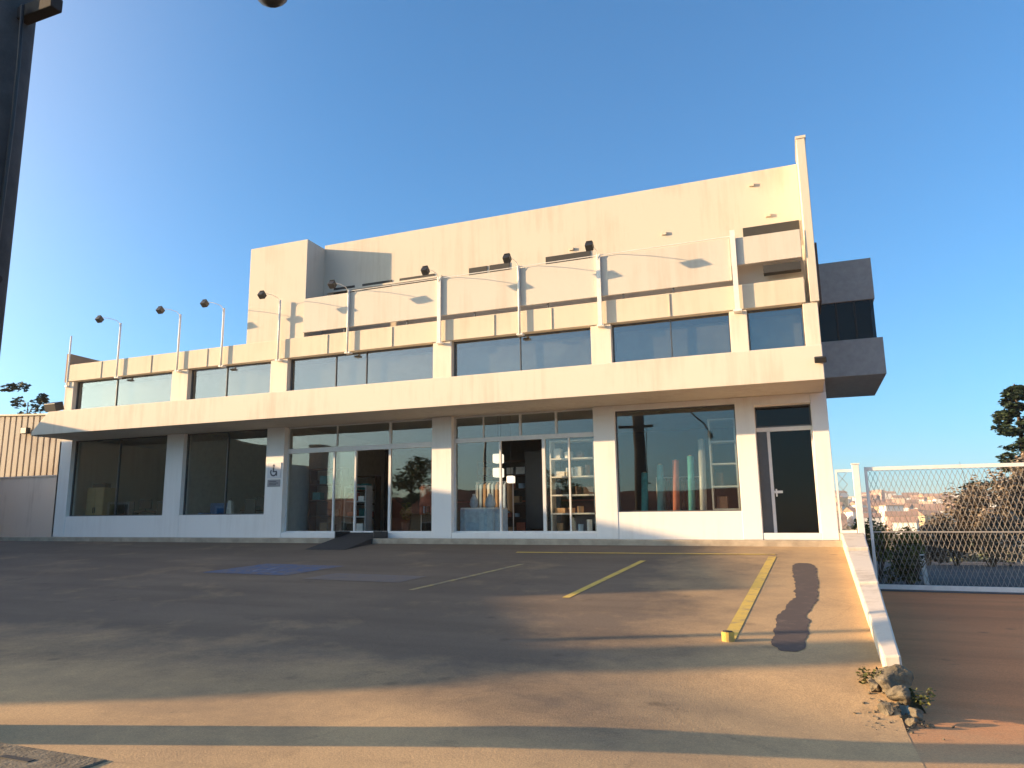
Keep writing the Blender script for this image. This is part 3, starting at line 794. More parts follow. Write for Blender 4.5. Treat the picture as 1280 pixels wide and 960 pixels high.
t = thing('wall_light', 'black spotlight above the slanting left end of the canopy', 'light', (-23.9, -1.0, 4.32))
b = MB(); b.box(-.30, .26, -.20, .14, .06, .36, Matrix.Rotation(R(20), 3, 'X')); b.build('lamp_head', M['black'], t, bevel=.02)
b = MB(); b.box(-.04, .04, -.05, .05, -.12, .08); b.build('mount', M['black'], t)

# ------------------------------------------------------------------ what stands behind the glass
def shelf_unit(label, x0, x1, y0, y1, z0, z1, nsh, m, goods, group=None, back=False):
    t = thing('display_shelf', label, 'shelf', ((x0 + x1) / 2, (y0 + y1) / 2, z0), group)
    ox, oy = -(x0 + x1) / 2, -(y0 + y1) / 2
    b = MB()
    for x in (x0, x1 - .04): b.box(x + ox, x + .04 + ox, y0 + oy, y1 + oy, 0, z1 - z0)
    b.build('upright', m, t)
    for k in range(nsh + 1):
        z = (z1 - z0 - .04) * k / nsh
        b = MB(); b.box(x0 + .042 + ox, x1 - .042 + ox, y0 + oy, y1 + oy, z, z + .04); b.build('shelf', m, t)
    if back:
        b = MB(); b.box(x0 + ox, x1 + ox, y1 + oy + .002, y1 + oy + .02, 0, z1 - z0); b.build('back_board', M['shelfg'], t)
    rr = random.Random(int(abs(x0) * 100))
    for k in range(nsh):
        z = z0 + (z1 - z0 - .04) * k / nsh + .041
        x = x0 + .1
        while x < x1 - .3:
            w = rr.uniform(.16, .3); h = rr.uniform(.12, (z1 - z0) / nsh * .65)
            if rr.random() < .75:
                bb = MB()
                if rr.random() < .5: bb.box(x, x + w, y0 + .05, y1 - .08, z, z + h)
                else: bb.tube([(x + w / 2, (y0 + y1) / 2, z), (x + w / 2, (y0 + y1) / 2, z + h)], w * .45, 12, radii=[w * .42, w * .45])
                g = rr.choice(goods)
                goodslist.append((bb.build('boxed_goods', M[g], loc=(x, y0, z), bevel=.006), g, label, k))
            x += w + rr.uniform(.03, .1)
goodslist = []
shelf_unit('tall white shelves of goods at the right side of the middle shop front', -6.20, -4.95, 0.45, 0.85, 0.15, 2.65, 5, M['shelfw'], ['tan', 'brown', 'paleblue', 'shelfw'])
shelf_unit('grey shelves at the right edge of the shop window beside the door', -2.0, -1.35, 0.4, 0.8, 0.15, 3.0, 5, M['shelfg'], ['shelfg', 'brown', 'shelfw'])
shelf_unit('low dark shelf rack just left of the open entrance', -13.1, -12.3, 1.0, 1.4, 0.15, 1.6, 3, M['shelfg'], ['shelfw', 'brown', 'red'])
shelf_unit('brown shelves deep in the shop behind the entrance glazing', -14.4, -13.4, 3.5, 3.9, 0.15, 2.1, 4, M['brown'], ['tan', 'brown', 'teal', 'red'])
shelf_unit('wide dark shelves along the wall behind the middle glazed front', -9.4, -7.7, 3.0, 3.4, 0.15, 2.4, 5, M['brown'], ['tan', 'shelfw', 'red', 'paleblue'])
shelf_unit('teal stocked shelves behind the left panes of the entrance', -14.55, -13.3, 1.2, 1.6, 0.15, 2.2, 4, M['brown'], ['teal', 'brown', 'tan'])
cname = {'tan': 'tan', 'brown': 'dark brown', 'paleblue': 'pale blue', 'shelfw': 'white', 'shelfg': 'grey', 'teal': 'teal', 'red': 'red'}
for o, g, lab, k in goodslist:
    where = {'tall white': 'tall white shelves', 'grey shelv': 'grey shelves by the door', 'low dark s': 'low rack by the entrance', 'brown shel': 'brown shelves in the shop', 'wide dark ': 'wide dark shelves', 'teal stock': 'teal stocked shelves'}[lab[:10]]
    tag(o, '%s goods on the %s, %s' % (cname[g], where, ['lowest board', 'second board up', 'third board up', 'fourth board up', 'top board'][k]), 'goods', 'goods on the %s' % where)
# cloth rolls leaning in the right window
GT = 'upright cloth rolls in the right shop window'
for i, (x, m, h, lab) in enumerate([(-3.72, 'teal', 1.55, 'pale teal cloth roll at the left of the shop window'), (-3.33, 'teal', 1.75, 'teal cloth roll second from the left in the shop window'),
                                 (-2.92, 'red', 1.85, 'brick red cloth roll standing among the teal ones'), (-2.55, 'teal', 1.95, 'tallest teal cloth roll right of the red one'),
                                 (-2.25, 'shelfg', 2.35, 'tall grey roll beside the grey shelves')]):
    t = thing('cloth_roll', lab, 'cloth roll', (x, 0.50 + 0.08 * (i % 2), 0.15), GT)
    b = MB(); b.tube([(0, 0, 0), (0.03, .05, h * .5), (0.05, .12, h)], 0.085, 14); b.build('cloth', M[m], t, smooth=True)
    b = MB(); b.tube([(0.05, .12, h - .02), (0.0505, .122, h + .03)], 0.04, 10); b.build('core', M['tan'], t)
# middle front: black board, draped table, lanterns
t = thing('dark_board', 'black board in place of the dark room behind the open middle doorway', 'board', (-6.95, 2.2, 0.15))  # black sheet standing in for the dark interior seen through the opening
b = MB(); b.box(-.55, .55, -.03, .03, .12, 2.42); b.build('panel', M['black'], t, bevel=.006)
for s in (-.45, .45):
    b = MB(); b.box(s - .03, s + .03, -.25, .25, 0, .119); b.build('foot', M['black'], t)
t = thing('display_table', 'table with pale blue draped cloth low behind the glass', 'table', (-8.2, 0.75, 0.15))
b = MB(); b.box(-.62, .5, -.4, .4, .66, .70); b.build('table_top', M['shelfw'], t)
b = MB(); nseg = 40
pts = []
for i in range(nseg):
    a = 2 * math.pi * i / nseg; r = 1 + .06 * math.sin(a * 9)
    pts.append((-.06 + .60 * r * math.copysign(abs(math.cos(a)) ** .4, math.cos(a)), .43 * r * math.copysign(abs(math.sin(a)) ** .4, math.sin(a))))
b.prism(pts, 'z', .05, .66); b.build('cloth', M['paleblue'], t)
for x, w in ((-8.5, .13), (-8.0, .16)):
    tt = thing('vase', 'pale vase on the left of the draped table' if x < -8.3 else 'pale vase on the right of the draped table', 'vase', (x - .05, 0.7, 0.85), 'vases on the draped table')
    b = MB(); b.tube([(0, 0, 0), (0, 0, .1), (0, 0, .25), (0, 0, .36)], w, 14, radii=[w * .6, w, w * .8, w * .35]); b.build('body', M['paleblue'], tt, smooth=True)
    b = MB(); b.tube([(0, 0, .36), (0, 0, .40)], w * .4, 14); b.build('rim', M['shelfw'], tt)
for x, z, lab in ((-7.72, 2.22, 'upper white square lantern hanging behind the middle glazing'), (-7.72, 1.82, 'lower white square lantern hanging behind the middle glazing'), (-7.35, 1.62, 'small white lantern lowest and rightmost behind the middle glazing')):
    s = .13 if z > 1.7 else .10
    t = thing('hanging_lantern', lab, 'lantern', (x, 0.5, z), 'lit white lanterns behind the glass')
    b = MB(); b.box(-s, s, -s, s, -s, s); b.build('shade', M['lantern'], t, bevel=.03)
    b = MB(); b.tube([(0.0 if z != 1.82 else s * .6, 0, s), (0 if z != 1.82 else s * .6, 0, 3.59 - z)], .006, 6); b.build('cord', M['cable'], t)
def clothes_rail(x, y, lab, cols_):
    t = thing('clothes_rail', lab, 'clothes rail', (x, y, 0.15), 'clothes rails in the shop')
    b = MB(); b.tube([(-.6, 0, 1.5), (.6, 0, 1.5)], .015)
    for s in (-.58, .58): b.tube([(s, 0, 0), (s, 0, 1.5)], .015); b.box(s - .02, s + .02, -.25, .25, 0, .03)
    b.build('rail', M['frame'], t)
    for k in range(9):
        xx = -.5 + k * .125
        b = MB(); b.prism([(-.2, 1.40), (.2, 1.40), (.05, 1.48), (-.05, 1.48)], 'x', xx - .025, xx + .025); b.prism([(-.21, .55 + .05 * (k % 3)), (.21, .58), (.2, 1.398), (-.2, 1.398)], 'x', xx - .035, xx + .035)
        b.build('garment', M[cols_[k % len(cols_)]], t)
clothes_rail(-10.3, 2.0, 'clothes rail of red and blue garments right of the open entrance', ['red', 'paleblue', 'brown'])
clothes_rail(-8.3, 1.7, 'clothes rail of pale garments behind the draped table', ['shelfw', 'paleblue', 'tan'])
clothes_rail(-3.0, 1.9, 'clothes rail of dark garments behind the cloth rolls', ['brown', 'teal', 'black'])
# counter and stools in the shop
t = thing('shop_counter', 'dark wooden counter across the back of the shop', 'counter', (-8.5, 4.8, 0.15))
b = MB(); b.box(-2.5, 2.5, -.3, .3, 0, 1.0); b.build('body', M['brown'], t)
b = MB(); b.box(-2.56, 2.56, -.36, .36, 1.002, 1.05); b.build('top', M['red'], t)
t = thing('dress_form', 'dress form with dark red top right of the entrance door', 'dress form', (-10.4, 1.3, 0.15))
b = MB(); b.tube([(0, 0, .8), (0, 0, .95), (0, 0, 1.1), (0, 0, 1.35), (0, 0, 1.45)], .2, 14, radii=[.19, .17, .13, .19, .07]); b.build('torso', M['red'], t, smooth=True)
b = MB(); b.tube([(0, 0, 0.03), (0, 0, .8)], .02); b.tube([(0, 0, 0), (0, 0, .03)], .2, 16); b.build('stand', M['black'], t)
t = thing('potted_plant', 'leafy green plant in a dark pot behind the glass right of the entrance', 'plant', (-10.75, 0.75, 0.15))
b = MB(); b.tube([(0, 0, 0), (0, 0, .3)], .14, 14, radii=[.11, .15]); b.build('pot', M['brown'], t)
mb = MB(); leaves(mb, [(0, 0, .62, .22, .2, .32)], 160, .13, random.Random(3)); mb.build('foliage', M['leaf'], t)
# office behind the left windows
t = thing('wood_cabinet', 'tall yellow wooden cabinet behind the leftmost shop window', 'cabinet', (-23.55, 1.0, 0.15))
b = MB(); b.box(-.42, .42, -.25, .25, 0, 1.62); b.build('carcass', M['wood'], t, bevel=.008)
for s in (-.21, .21):
    b = MB(); b.box(s - .2, s + .2, -.27, -.252, .05, 1.58); dd = b.build('door', M['wood'], t)
    b = MB(); b.box(s * .2 - .015, s * .2 + .015, -.29, -.27, .7, .9); b.build('handle', M['black'], dd)
b = MB(); b.box(-23.85, -23.25, .85, 1.15, 1.772, 1.93); tag(b.build('storage_box', M['brown'], bevel=.02), 'dark box lying on top of the yellow wooden cabinet', 'box')
def desk(x, lab, labs):
    t = thing('desk', lab, 'desk', (x, 1.6, 0.15), 'office desks behind the left windows')
    b = MB(); b.box(-.75, .75, -.35, .35, .72, .76); b.build('top', M['brown'], t)
    for s in (-.7, .7):
        b = MB(); b.box(s - .03, s + .03, -.3, .3, 0, .718); b.build('leg', M['dframe'], t)
    m = thing('monitor', labs, 'monitor', (x - .1, 1.65, .91), 'monitors on the office desks')
    b = MB(); b.box(-.28, .28, -.02, .02, .1, .44); b.build('screen', M['black'], m)
    b = MB(); b.box(-.1, .1, -.08, .08, 0, .02); b.box(-.02, .02, -.0, .02, .02, .1); b.build('stand', M['dframe'], m)
    c = thing('office_chair', 'dark office chair drawn up to the ' + lab.replace('dark ', ''), 'chair', (x + .1, .95, 0.15), 'office chairs behind the left windows')
    b = MB(); b.box(-.24, .24, -.22, .22, .44, .5); b.build('seat', M['black'], c, bevel=.02)
    b = MB(); b.box(-.22, .22, -.26, -.2, .56, 1.08); b.build('backrest', M['black'], c, bevel=.02)
    b = MB(); b.tube([(0, 0, .06), (0, 0, .44)], .03); 
    for k in range(5):
        a = k * 1.2566; b.tube([(0, 0, .08), (.26 * math.cos(a), .26 * math.sin(a), .03)], .018, 6)
    b.build('base', M['dframe'], c)
desk(-21.9, 'dark desk in the left half of the office', 'monitor on the desk nearest the wooden cabinet')
desk(-20.4, 'dark desk beside the second column', 'monitor on the desk beside the second column')
desk(-16.6, 'dark desk behind the second shop window', 'monitor on the desk behind the second shop window')
t = thing('armchair', 'blue fabric armchair behind the left edge of the second shop window', 'armchair', (-18.15, 0.95, 0.15))
b = MB(); b.box(-.42, .42, -.35, .35, .1, .46); b.build('seat', M['blue'], t, bevel=.04)
b = MB(); b.box(-.42, .42, .2, .36, .462, 1.0); b.build('backrest', M['blue'], t, bevel=.04)
for s in (-.36, .36):
    b = MB(); b.box(s - .07, s + .07, -.35, .195, .465, .66); b.build('armrest', M['blue'], t, bevel=.03)
t = thing('paper_bag', 'white paper bag standing right of the blue armchair', 'bag', (-17.35, .75, 0.75))
b = MB(); b.prism([(-.12, 0), (.12, 0), (.07, .42), (-.03, .46)], 'y', -.07, .07); b.build('bag', M['shelfw'], t)
b = MB(); b.tube([(-.04, 0, .44), (-.03, 0, .52), (.04, 0, .52), (.06, 0, .42)], .006, 5); b.build('handle', M['cable'], t)
t = thing('side_table', 'small dark side table under the white paper bag', 'side table', (-17.35, .75, .15))
b = MB(); b.box(-.3, .3, -.25, .25, .56, .6); b.build('top', M['brown'], t)
for sx in (-.26, .26):
    for sy in (-.2, .2):
        b = MB(); b.box(sx - .02, sx + .02, sy - .02, sy + .02, 0, .559); b.build('leg', M['brown'], t)

# ================================================================== GATE AND FENCE, right
def mesh_infill(x0, x1, z0, z1, y, pitch=0.05, tall=0.26, w=0.0045):
    """tall-diamond wire mesh: zig-zag strips of real wire, clipped to the frame"""
    b = MB()
    n = int((x1 - x0) / pitch)
    for k in range(n):
        xa = x0 + pitch * (k + .5)
        pts = []; z = z0; s = 1 if k % 2 else -1
        while z < z1 - 1e-6:
            pts.append((xa + s * pitch * .5 * .98, z)); z += tall / 2; s = -s
        pts.append((xa + s * pitch * .5 * .98, z1))
        yy = y + (0.006 if k % 2 else -0.006)
        for (xa_, za), (xb_, zb) in zip(pts, pts[1:]):
            vs = [b.bm.verts.new(p) for p in ((xa_ - w, yy - w, za), (xa_ + w, yy + w, za), (xb_ + w, yy + w, zb), (xb_ - w, yy - w, zb))]
            b.bm.faces.new(vs)
            vs = [b.bm.verts.new(p) for p in ((xa_ - w, yy + w, za), (xa_ + w, yy - w, za), (xb_ + w, yy - w, zb), (xb_ - w, yy + w, zb))]
            b.bm.faces.new(vs)
    return b
t = thing('sliding_gate', 'long white framed sliding gate with wire mesh across the driveway', 'gate', (1.4, 0.05, -1.1))
def gpart(b, name, m): o = b.build(name, m, t); o.location = (-1.4, -0.05, 1.1); return o
b = MB(); b.box(1.46, 9.0, 0.0, 0.08, 1.56, 1.64); gpart(b, 'top_rail', M['rail'])
b = MB(); b.box(1.46, 9.0, 0.0, 0.08, -1.06, -0.96); gpart(b, 'bottom_rail', M['rail'])
b = MB(); b.box(1.46, 9.0, 0.02, 0.06, 0.17, 0.20); gpart(b, 'middle_rail', M['wire'])
for x in (1.43, 5.2, 9.0):
    b = MB(); b.box(x - .03, x + .027, 0.001, 0.079, -1.06, 1.64); gpart(b, 'stile', M['rail'])
gpart(mesh_infill(1.46, 9.0, -0.96, 1.56, 0.04), 'wire_mesh', M['wire'])
b = MB(); b.box(1.3, 9.4, 0.02, 0.06, -1.12, -1.085); gpart(b, 'floor_track', M['dframe'])
t = thing('gate_post', 'white square post where the low wall meets the gate', 'post', (1.22, -0.05, -1.2))
b = MB(); b.box(-.07, .07, -.06, .06, 0, 2.90); b.build('post', M['rail'], t, bevel=.008)
b = MB(); b.box(-.085, .085, -.075, .075, 2.902, 2.93); b.build('cap', M['rail'], t)
t = thing('fence_panel', 'narrow white framed mesh panel between the building and the gate post', 'fence', (0.95, 0, 0))
b = MB(); b.box(-.16, .18, -.02, .02, 1.54, 1.60); b.box(-.16, .18, -.02, .02, .16, .22); b.box(-.16, -.12, -.019, .019, .22, 1.54); b.build('frame', M['rail'], t)
b = mesh_infill(-.12, .18, .22, 1.54, 0.0, .1, .26, .006); b.build('wire_mesh', M['wire'], t)
b = MB(); b.box(-.18, .2, -.15, .15, -1.3, .158); b.build('plinth', M['curbwall'], t)

# ================================================================== VEGETATION
def tree(name, label, cat, loc, h, crown, nl, leaf, m, seed, group=None, trunk=0.12, limbs=5, lean=0.0):
    rr = random.Random(seed)
    t = thing(name, label, cat, loc, group)
    b = MB(); ch = h * 0.5
    b.tube([(0, 0, -.2), (0.04 * h * lean, 0, h * .25), (0.03 * h, 0.02 * h, h * .55), (0.02 * h, 0.02 * h, h * .8)], trunk, 9, radii=[trunk * 1.3, trunk, trunk * .7, trunk * .25])
    for k in range(limbs):
        a = rr.uniform(0, 6.28); z0 = h * rr.uniform(.3, .6); L_ = crown * rr.uniform(.5, .85)
        b.tube([(0.02 * h, 0.01 * h, z0), (math.cos(a) * L_ * .5, math.sin(a) * L_ * .5, z0 + h * .12), (math.cos(a) * L_, math.sin(a) * L_, z0 + h * .2)], trunk * .4, 6, radii=[trunk * .5, trunk * .3, trunk * .08])
    b.build('trunk', M['bark'], t, smooth=True)
    cl = []
    for k in range(13):
        a = rr.uniform(0, 6.28); q = crown * rr.uniform(.1, .75); s = crown * rr.uniform(.28, .5)
        cl.append((math.cos(a) * q, math.sin(a) * q, h * rr.uniform(.42, .9), s, s, s * rr.uniform(.6, .9)))
    mb = MB(); leaves(mb, cl, nl, leaf, rr); mb.build('crown', m, t)
    return t
def shrub(label, loc, rx, ry, h, n, leaf, m, seed, cat='shrub', group=None, name='shrub'):
    rr = random.Random(seed); t = thing(name, label, cat, loc, group)
    b = MB()
    for k in range(7):
        a = rr.uniform(0, 6.28); b.tube([(0, 0, -.1), (math.cos(a) * rx * .3, math.sin(a) * ry * .3, h * .4), (math.cos(a) * rx * .7, math.sin(a) * ry * .7, h * rr.uniform(.6, 1.0))], .02, 5, radii=[.03, .02, .006])
    b.build('stems', M['bark'], t)
    cl = []
    for k in range(11):
        a = rr.uniform(0, 6.28); q = rr.uniform(0, .7); s = rr.uniform(.25, .45)
        cl.append((math.cos(a) * rx * q, math.sin(a) * ry * q, h * rr.uniform(.25, .8), rx * s, ry * s, h * s * .7))
    mb = MB(); leaves(mb, cl, n, leaf, rr); mb.build('foliage', m, t)
    return t
GS = 'shrubs behind the gate'
shrub('green bush behind the fence panel beside the building', (1.75, 3.6, -1.15), .75, .7, 1.75, 1700, .12, M['bush'], 1, group=GS)
shrub('low green bush behind the left end of the gate', (2.75, 5.2, -1.15), .8, .7, 1.5, 1700, .12, M['bush'], 2, group=GS)
shrub('dark weedy clump at the foot of the gate beside the small white post', (2.3, 2.2, -1.12), .6, .5, .8, 900, .10, M['weed'], 3, group=GS)
GD = 'dry grey brown shrubs on the bank behind the gate'
for i, (x, y, rx, h, lab) in enumerate([(4.7, 18.4, 1.0, 2.3, 'small dry scrub at the left foot of the bank'), (5.8, 18.8, 1.25, 3.5, 'dry scrub stepping up the bank, second from the left'),
                                   (7.1, 19.0, 1.45, 4.6, 'tall dry scrub in the middle of the bank'), (8.7, 19.4, 1.7, 5.4, 'tallest dry scrub at the right of the bank'), (6.9, 18.0, 1.5, 2.5, 'broad low dry scrub in front of the bank')]):
    shrub(lab, (x, y, -1.4), rx, 1.3, h, 3600, .16, M['dry'], 20 + i, group=GD)
t = thing('marker_post', 'small white marker post behind the mesh of the gate', 'post', (2.75, 3.0, -1.12))
b = MB(); b.box(-.05, .05, -.05, .05, 0, .75, Matrix.Rotation(R(-4), 3, 'Y'), (0, 0, 0)); b.build('post', M['rail'], t)
b = MB(); b.box(-.052, .052, -.052, .052, .66, .72, Matrix.Rotation(R(-4), 3, 'Y'), (0, 0, 0)); b.build('band', M['black'], t)
# dark conifer at the right edge of the picture
def conifer(label, loc, h, r, seed, n):
    rr = random.Random(seed); t = thing('conifer', label, 'tree', loc)
    b = MB(); b.tube([(0, 0, -.2), (0, 0, h * .5), (0, 0, h)], .2, 9, radii=[.26, .15, .03]); b.build('trunk', M['bark'], t)
    cl = []
    for k in range(70):
        f = rr.random(); z = h * (.2 + .78 * f); q = r * (1 - f) ** .75; a = rr.uniform(0, 6.28); d = q * rr.uniform(.3, 1)
        cl.append((math.cos(a) * d, math.sin(a) * d, z - .12 * d, .35 + .16 * q, .35 + .16 * q, .22))
    mb = MB(); leaves(mb, cl, n, .22, rr); mb.build('crown', M['conifer'], t)
conifer('dark conifer rising behind the right end of the gate', (9.9, 24.5, -1.6), 8.8, 3.5, 5, 11000)

# ================================================================== LEFT NEIGHBOUR
t = thing('boundary_wall', 'plain pinkish boundary wall left of the building', 'wall', (-31, 2.0, 0))
b = MB(); b.box(-41, -24.85, 2.0, 2.2, -.4, 2.36); o = b.build('wall_body', M['boundary'], t); o.location = (31, -2, 0)
b = MB(); b.box(-41, -24.85, 1.97, 2.23, 2.362, 2.42); o = b.build('coping', M['boundary'], t); o.location = (31, -2, 0)
N_ = thing('ribbed_shed', 'weathered ribbed tan shed behind the boundary wall', 'shed', (-34, 6, 0))
b = MB()
x = -44.0
while x < -27.2:
    b.box(x, x + .30, 5.9, 6.0, -.3, 6.22 + (x + 44) * -.045); b.box(x + .30, x + .42, 5.97, 6.05, -.3, 6.20 + (x + 44) * -.045); x += .42
o = b.build('cladding', M['rib'], N_); o.location = (34, -6, 0)
b = MB(); b.prism([(-44, -.3), (-27.3, -.3), (-27.3, 5.3), (-44, 6.05)], 'y', 6.06, 14); o = b.build('body', M['rib'], N_); o.location = (34, -6, 0)
b = MB(); b.prism([(-44.2, 6.22), (-27.2, 5.46), (-27.2, 5.54), (-44.2, 6.30)], 'y', 5.8, 14.2); o = b.build('roof', M['beam'], N_); o.location = (34, -6, 0)
for z in (3.0, 3.5, 4.0):
    b = MB(); b.box(-31.7, -30.95, 5.82, 5.895, z, z + .38); o = b.build('vent_window', M['slot'], N_); o.location = (34, -6, 0)
t = thing('wall_light', 'black box light on the ribbed tan shed', 'light', (-34.2, 5.85, 4.95))
b = MB(); b.box(-.2, .2, -.3, -.05, -.1, .2); b.build('lamp_head', M['black'], t, bevel=.02)
b = MB(); b.box(-.04, .04, -.06, .04, -.05, .05); b.build('mount', M['black'], t)
tree('palm_like_tree', 'small dark tree behind the ribbed shed roof', 'tree', (-48.5, 16.0, 0), 11.2, 1.7, 1100, .32, M['conifer'], 77, trunk=.14)

# unseen house left of the lot: outline shaped to throw the long shade
Hn = thing('shade_house', 'unseen pale house left of the lot, parapet shaped for the shade it casts', 'house', (-32, -10, -1))
def npart(b, name, m, bevel=0.0): o = b.build(name, m, Hn, bevel=bevel); o.location = (32, 10, 1); return o
b = MB(); b.prism([(-2.6, -1.4), (-17.2, -1.4), (-17.2, 5.10), (-13.2, 5.25), (-9.6, 5.40), (-7.6, 5.36), (-5.4, 5.0), (-2.6, 4.85)], 'x', -38, -28.5); npart(b, 'wall', M['house_b'])
b = MB(); b.prism([(-17.203, -1.4), (-23.3, -1.4), (-23.3, 2.9), (-22.8, 3.5), (-22.5, 4.05), (-21.7, 4.3), (-17.203, 4.2)], 'x', -38, -28.55); npart(b, 'shade_annex', M['house_a'])  # end profile shaped to match the shade edge on the lot
b = MB(); b.box(-38, -32.4, -2.598, 1.0, -1.4, 4.4); npart(b, 'shade_wing', M['house_b'])  # unseen wing added to shade the boundary wall
for y in (-6, -9.5, -13):
    b = MB(); b.box(-28.49, -28.44, y - .6, y + .6, .2, 1.5); w_ = npart(b, 'window', M['frame'])
    b = MB(); b.box(-28.435, -28.425, y - .5, y + .5, .3, 1.4); o = b.build('pane', M['glass_dark'], w_)
t = thing('shadow_pillar', 'added pillar out of view, casting a shade band across the lot', 'pillar', (-28.0, -21.3, -1.45))  # unseen pillar added to throw a band of shade over the lot
b = MB(); b.box(-.45, .5, -.36, .36, 0, 6.9); b.build('shaft', M['house_c'], t)
b = MB(); b.box(-.5, .58, -.42, .42, 6.902, 7.05); b.build('cap', M['kerb'], t)
t = thing('shadow_post', 'added thin post out of view, casting a thin shadow line on the lot', 'shadow caster', (-14, -14.9, -1.4))  # unseen post added for its thin shadow on the lot
b = MB(); b.tube([(0, 0, 0), (0, 0, 6.0)], .09, 10, radii=[.10, .06]); b.build('pole', M['dframe'], t)
b = MB(); b.box(-.12, .12, -.4, .1, 6.0, 6.1); b.build('lamp_head', M['black'], t)

# ================================================================== UTILITY POLE, left foreground
U = thing('utility_pole', 'thick dark utility pole close by at the left edge', 'utility pole', (-6.60, -15.70, -1.42))
b = MB(); b.tube([(0, 0, -.1), (0.0, 0, 4), (0.0, 0, 8.6)], .3, 28, radii=[.28, .262, .24]); b.build('shaft', M['concrete_pole'], U, smooth=True)
b = MB(); b.box(-.95, .70, -.06, .06, 6.33, 6.46); b.build('crossarm', M['darkwood'], U, bevel=.01)
b = MB(); b.tube([(.37, -.10, 6.4), (.345, -.06, 5.9), (.30, -.02, 5.2), (.275, -.02, 3.6), (.285, -.02, 2.0), (.29, -.02, .4)], .018, 8); b.build('cable', M['cable'], U, smooth=True)
b = MB(); b.tube([(.2, -.06, 3.80), (.42, -.06, 3.76)], .035, 8); b.build('step_peg', M['darkwood'], U)
b = MB(); b.tube([(.1, 0, 6.9), (1.2, .0, 7.25), (2.3, .0, 7.0), (2.9, .0, 6.4), (3.1, 0, 5.95)], .035, 10); arm = b.build('lamp_arm', M['dframe'], U, smooth=True)
b = MB(); b.tube([(3.08, 0, 6.0), (3.12, 0, 5.86), (3.15, 0, 5.70), (3.16, 0, 5.64)], .1, 14, radii=[.04, .11, .12, .05]); b.build('lamp_head', M['black'], U, smooth=True)

# ================================================================== ACROSS THE STREET (seen mirrored in the glass)
GH = 'houses across the street'
def street_house(x0, x1, y0, y1, h, ridge, m, lab):
    t = thing('street_house', lab, 'house', ((x0 + x1) / 2, (y0 + y1) / 2, -1.3), GH)
    cx_, cy_ = (x0 + x1) / 2, (y0 + y1) / 2
    hx, hy = (x1 - x0) / 2, (y1 - y0) / 2
    b = MB(); b.box(-hx, hx, -hy, hy, 0, h); b.build('wall', M[m], t)
    b = MB(); b.prism([(-hy - .6, h - .1), (hy + .6, h - .1), (0, h + ridge)], 'x', -hx - .5, hx + .5); b.build('roof', M['tile'], t)
    n = max(2, int((x1 - x0) / 3.5))
    for k in range(n):
        xx = -hx + (k + .5) * 2 * hx / n
        b = MB()
        if k == n // 2: b.box(xx - .5, xx + .5, hy, hy + .05, 0.05, 2.15); b.build('door', M['brown'], t)
        else:
            b.box(xx - .7, xx + .7, hy, hy + .05, .9, 2.2); w_ = b.build('window', M['frame'], t)
            b = MB(); b.box(xx - .6, xx + .6, hy + .052, hy + .06, 1.0, 2.1); b.build('pane', M['glass_dark'], w_)
street_house(-15, -3, -44, -35, 2.9, 1.6, 'house_a', 'white street house under a red tile roof, straight across from the shop')
street_house(-29, -18, -45, -36, 3.1, 1.8, 'house_b', 'ochre street house under a red tile roof')
street_house(-47, -33, -46, -36, 2.8, 1.7, 'house_c', 'pink street house under a red tile roof')
street_house(-70, -51, -47, -36, 3.2, 1.9, 'house_a', 'long white street house farthest along the street')
street_house(3, 14, -44, -35, 3.0, 1.7, 'house_c', 'pink street house right of the white one')
GTs = 'trees across the street'
tree('street_tree', 'broad tree between the white and ochre street houses', 'tree', (-16.5, -38, -1.4), 6.5, 2.2, 2200, .28, M['leaf'], 51, GTs, .16)
tree('street_tree', 'tall dark tree beside the pink street house', 'tree', (-31, -40, -1.4), 8.5, 2.6, 2600, .3, M['leaf'], 52, GTs, .2)
tree('street_tree', 'small tree at the gap before the long white street house', 'tree', (-49, -39, -1.4), 6.0, 2.0, 1800, .3, M['leaf'], 53, GTs, .15)

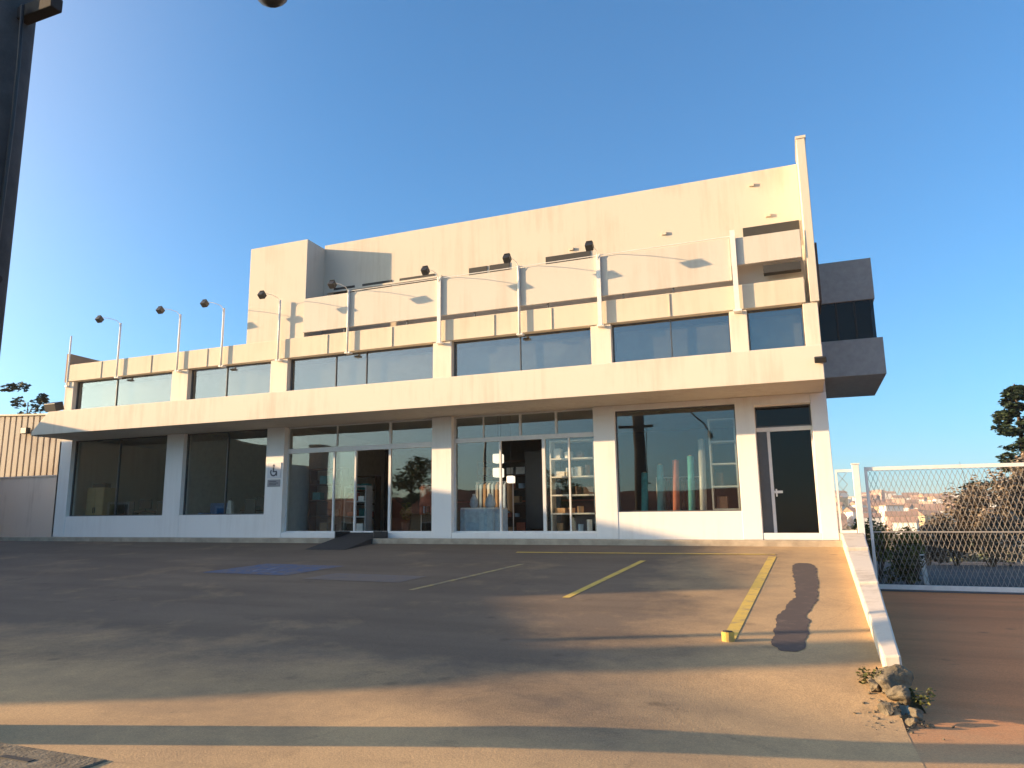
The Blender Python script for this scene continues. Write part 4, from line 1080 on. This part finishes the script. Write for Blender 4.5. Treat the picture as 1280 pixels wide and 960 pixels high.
# ================================================================== FAR HILL TOWN
rr = random.Random(11)
protos = {}
def far_house(k):
    b = MB(); w, d, h = [(9, 8, 5), (12, 9, 6.5), (8, 8, 9)][k % 3]
    b.box(-w / 2, w / 2, -d / 2, d / 2, -4, h)
    if k % 3 < 2:
        rb = MB(); rb.prism([(-d / 2 - .5, h), (d / 2 + .5, h), (0, h + 2.2)], 'x', -w / 2 - .4, w / 2 + .4)
    else:
        rb = MB(); rb.box(-w / 2 - .2, w / 2 + .2, -d / 2 - .2, d / 2 + .2, h, h + .5)
    return b, rb
mats3 = ['house_a', 'house_b', 'house_c']
nm = {('house_a', 0): 'low white hillside house with red roof in the distance', ('house_a', 1): 'wide white hillside house with red roof in the distance', ('house_a', 2): 'tall white flat roofed hillside block in the distance',
      ('house_b', 0): 'low ochre hillside house with red roof in the distance', ('house_b', 1): 'wide ochre hillside house with red roof in the distance', ('house_b', 2): 'tall ochre flat roofed hillside block in the distance',
      ('house_c', 0): 'low pink hillside house with red roof in the distance', ('house_c', 1): 'wide pink hillside house with red roof in the distance', ('house_c', 2): 'tall pink flat roofed hillside block in the distance'}
for i in range(110):
    y = rr.uniform(360, 900); x = (y + 20) * rr.uniform(.02, .26)
    mk = rr.choice(['house_a', 'house_a', 'house_b', 'house_c']); k = rr.choice([0, 0, 1, 1, 2])
    key = (mk, k)
    if key not in protos:
        b, rb = far_house(k)
        t = thing('hillside_house', nm[key], 'house', (0, 0, 0), 'houses of the far hillside town')
        b.build('wall', M[mk], t); rb.build('roof', M['fartile'] if k < 2 else M['kerb'], t)
        protos[key] = t
        r_ = t
    else:
        r_ = dup(protos[key], (0, 0, 0), nm[key])
    r_.location = (x, y, terrain_z(x, y)); r_.rotation_euler = (0, 0, rr.uniform(-.5, .5))
mb = MB()
cl = []
for i in range(260):
    y = rr.uniform(60, 900); x = y * rr.uniform(.0, .28); s = rr.uniform(1.5, 4.0) * (0.6 if y < 150 else 1)
    cl.append((x, y, terrain_z(x, y) + s * .6, s * 1.5, s, s))
leaves(mb, cl, 15000, 1.4, rr)
tag(mb.build('tree_cover', M['farleaf']), 'scattered green brown treetops over the far valley and hillside', 'trees', kind='stuff')

b = MB(); b.box(-3100, 3100, -2600, 3100, -14.5, 75)
hz = b.build('haze', bpy.data.materials.new('valley_haze')); tag(hz, kind='stuff')
hm = hz.data.materials[0]; hm.use_nodes = True; hn = hm.node_tree
hn.nodes.remove(hn.nodes['Principled BSDF'])
pv = hn.nodes.new('ShaderNodeVolumePrincipled'); pv.inputs['Density'].default_value = 0.0003; pv.inputs['Color'].default_value = (0.9, 0.9, 0.92, 1)
hn.links.new(pv.outputs[0], hn.nodes['Material Output'].inputs['Volume'])
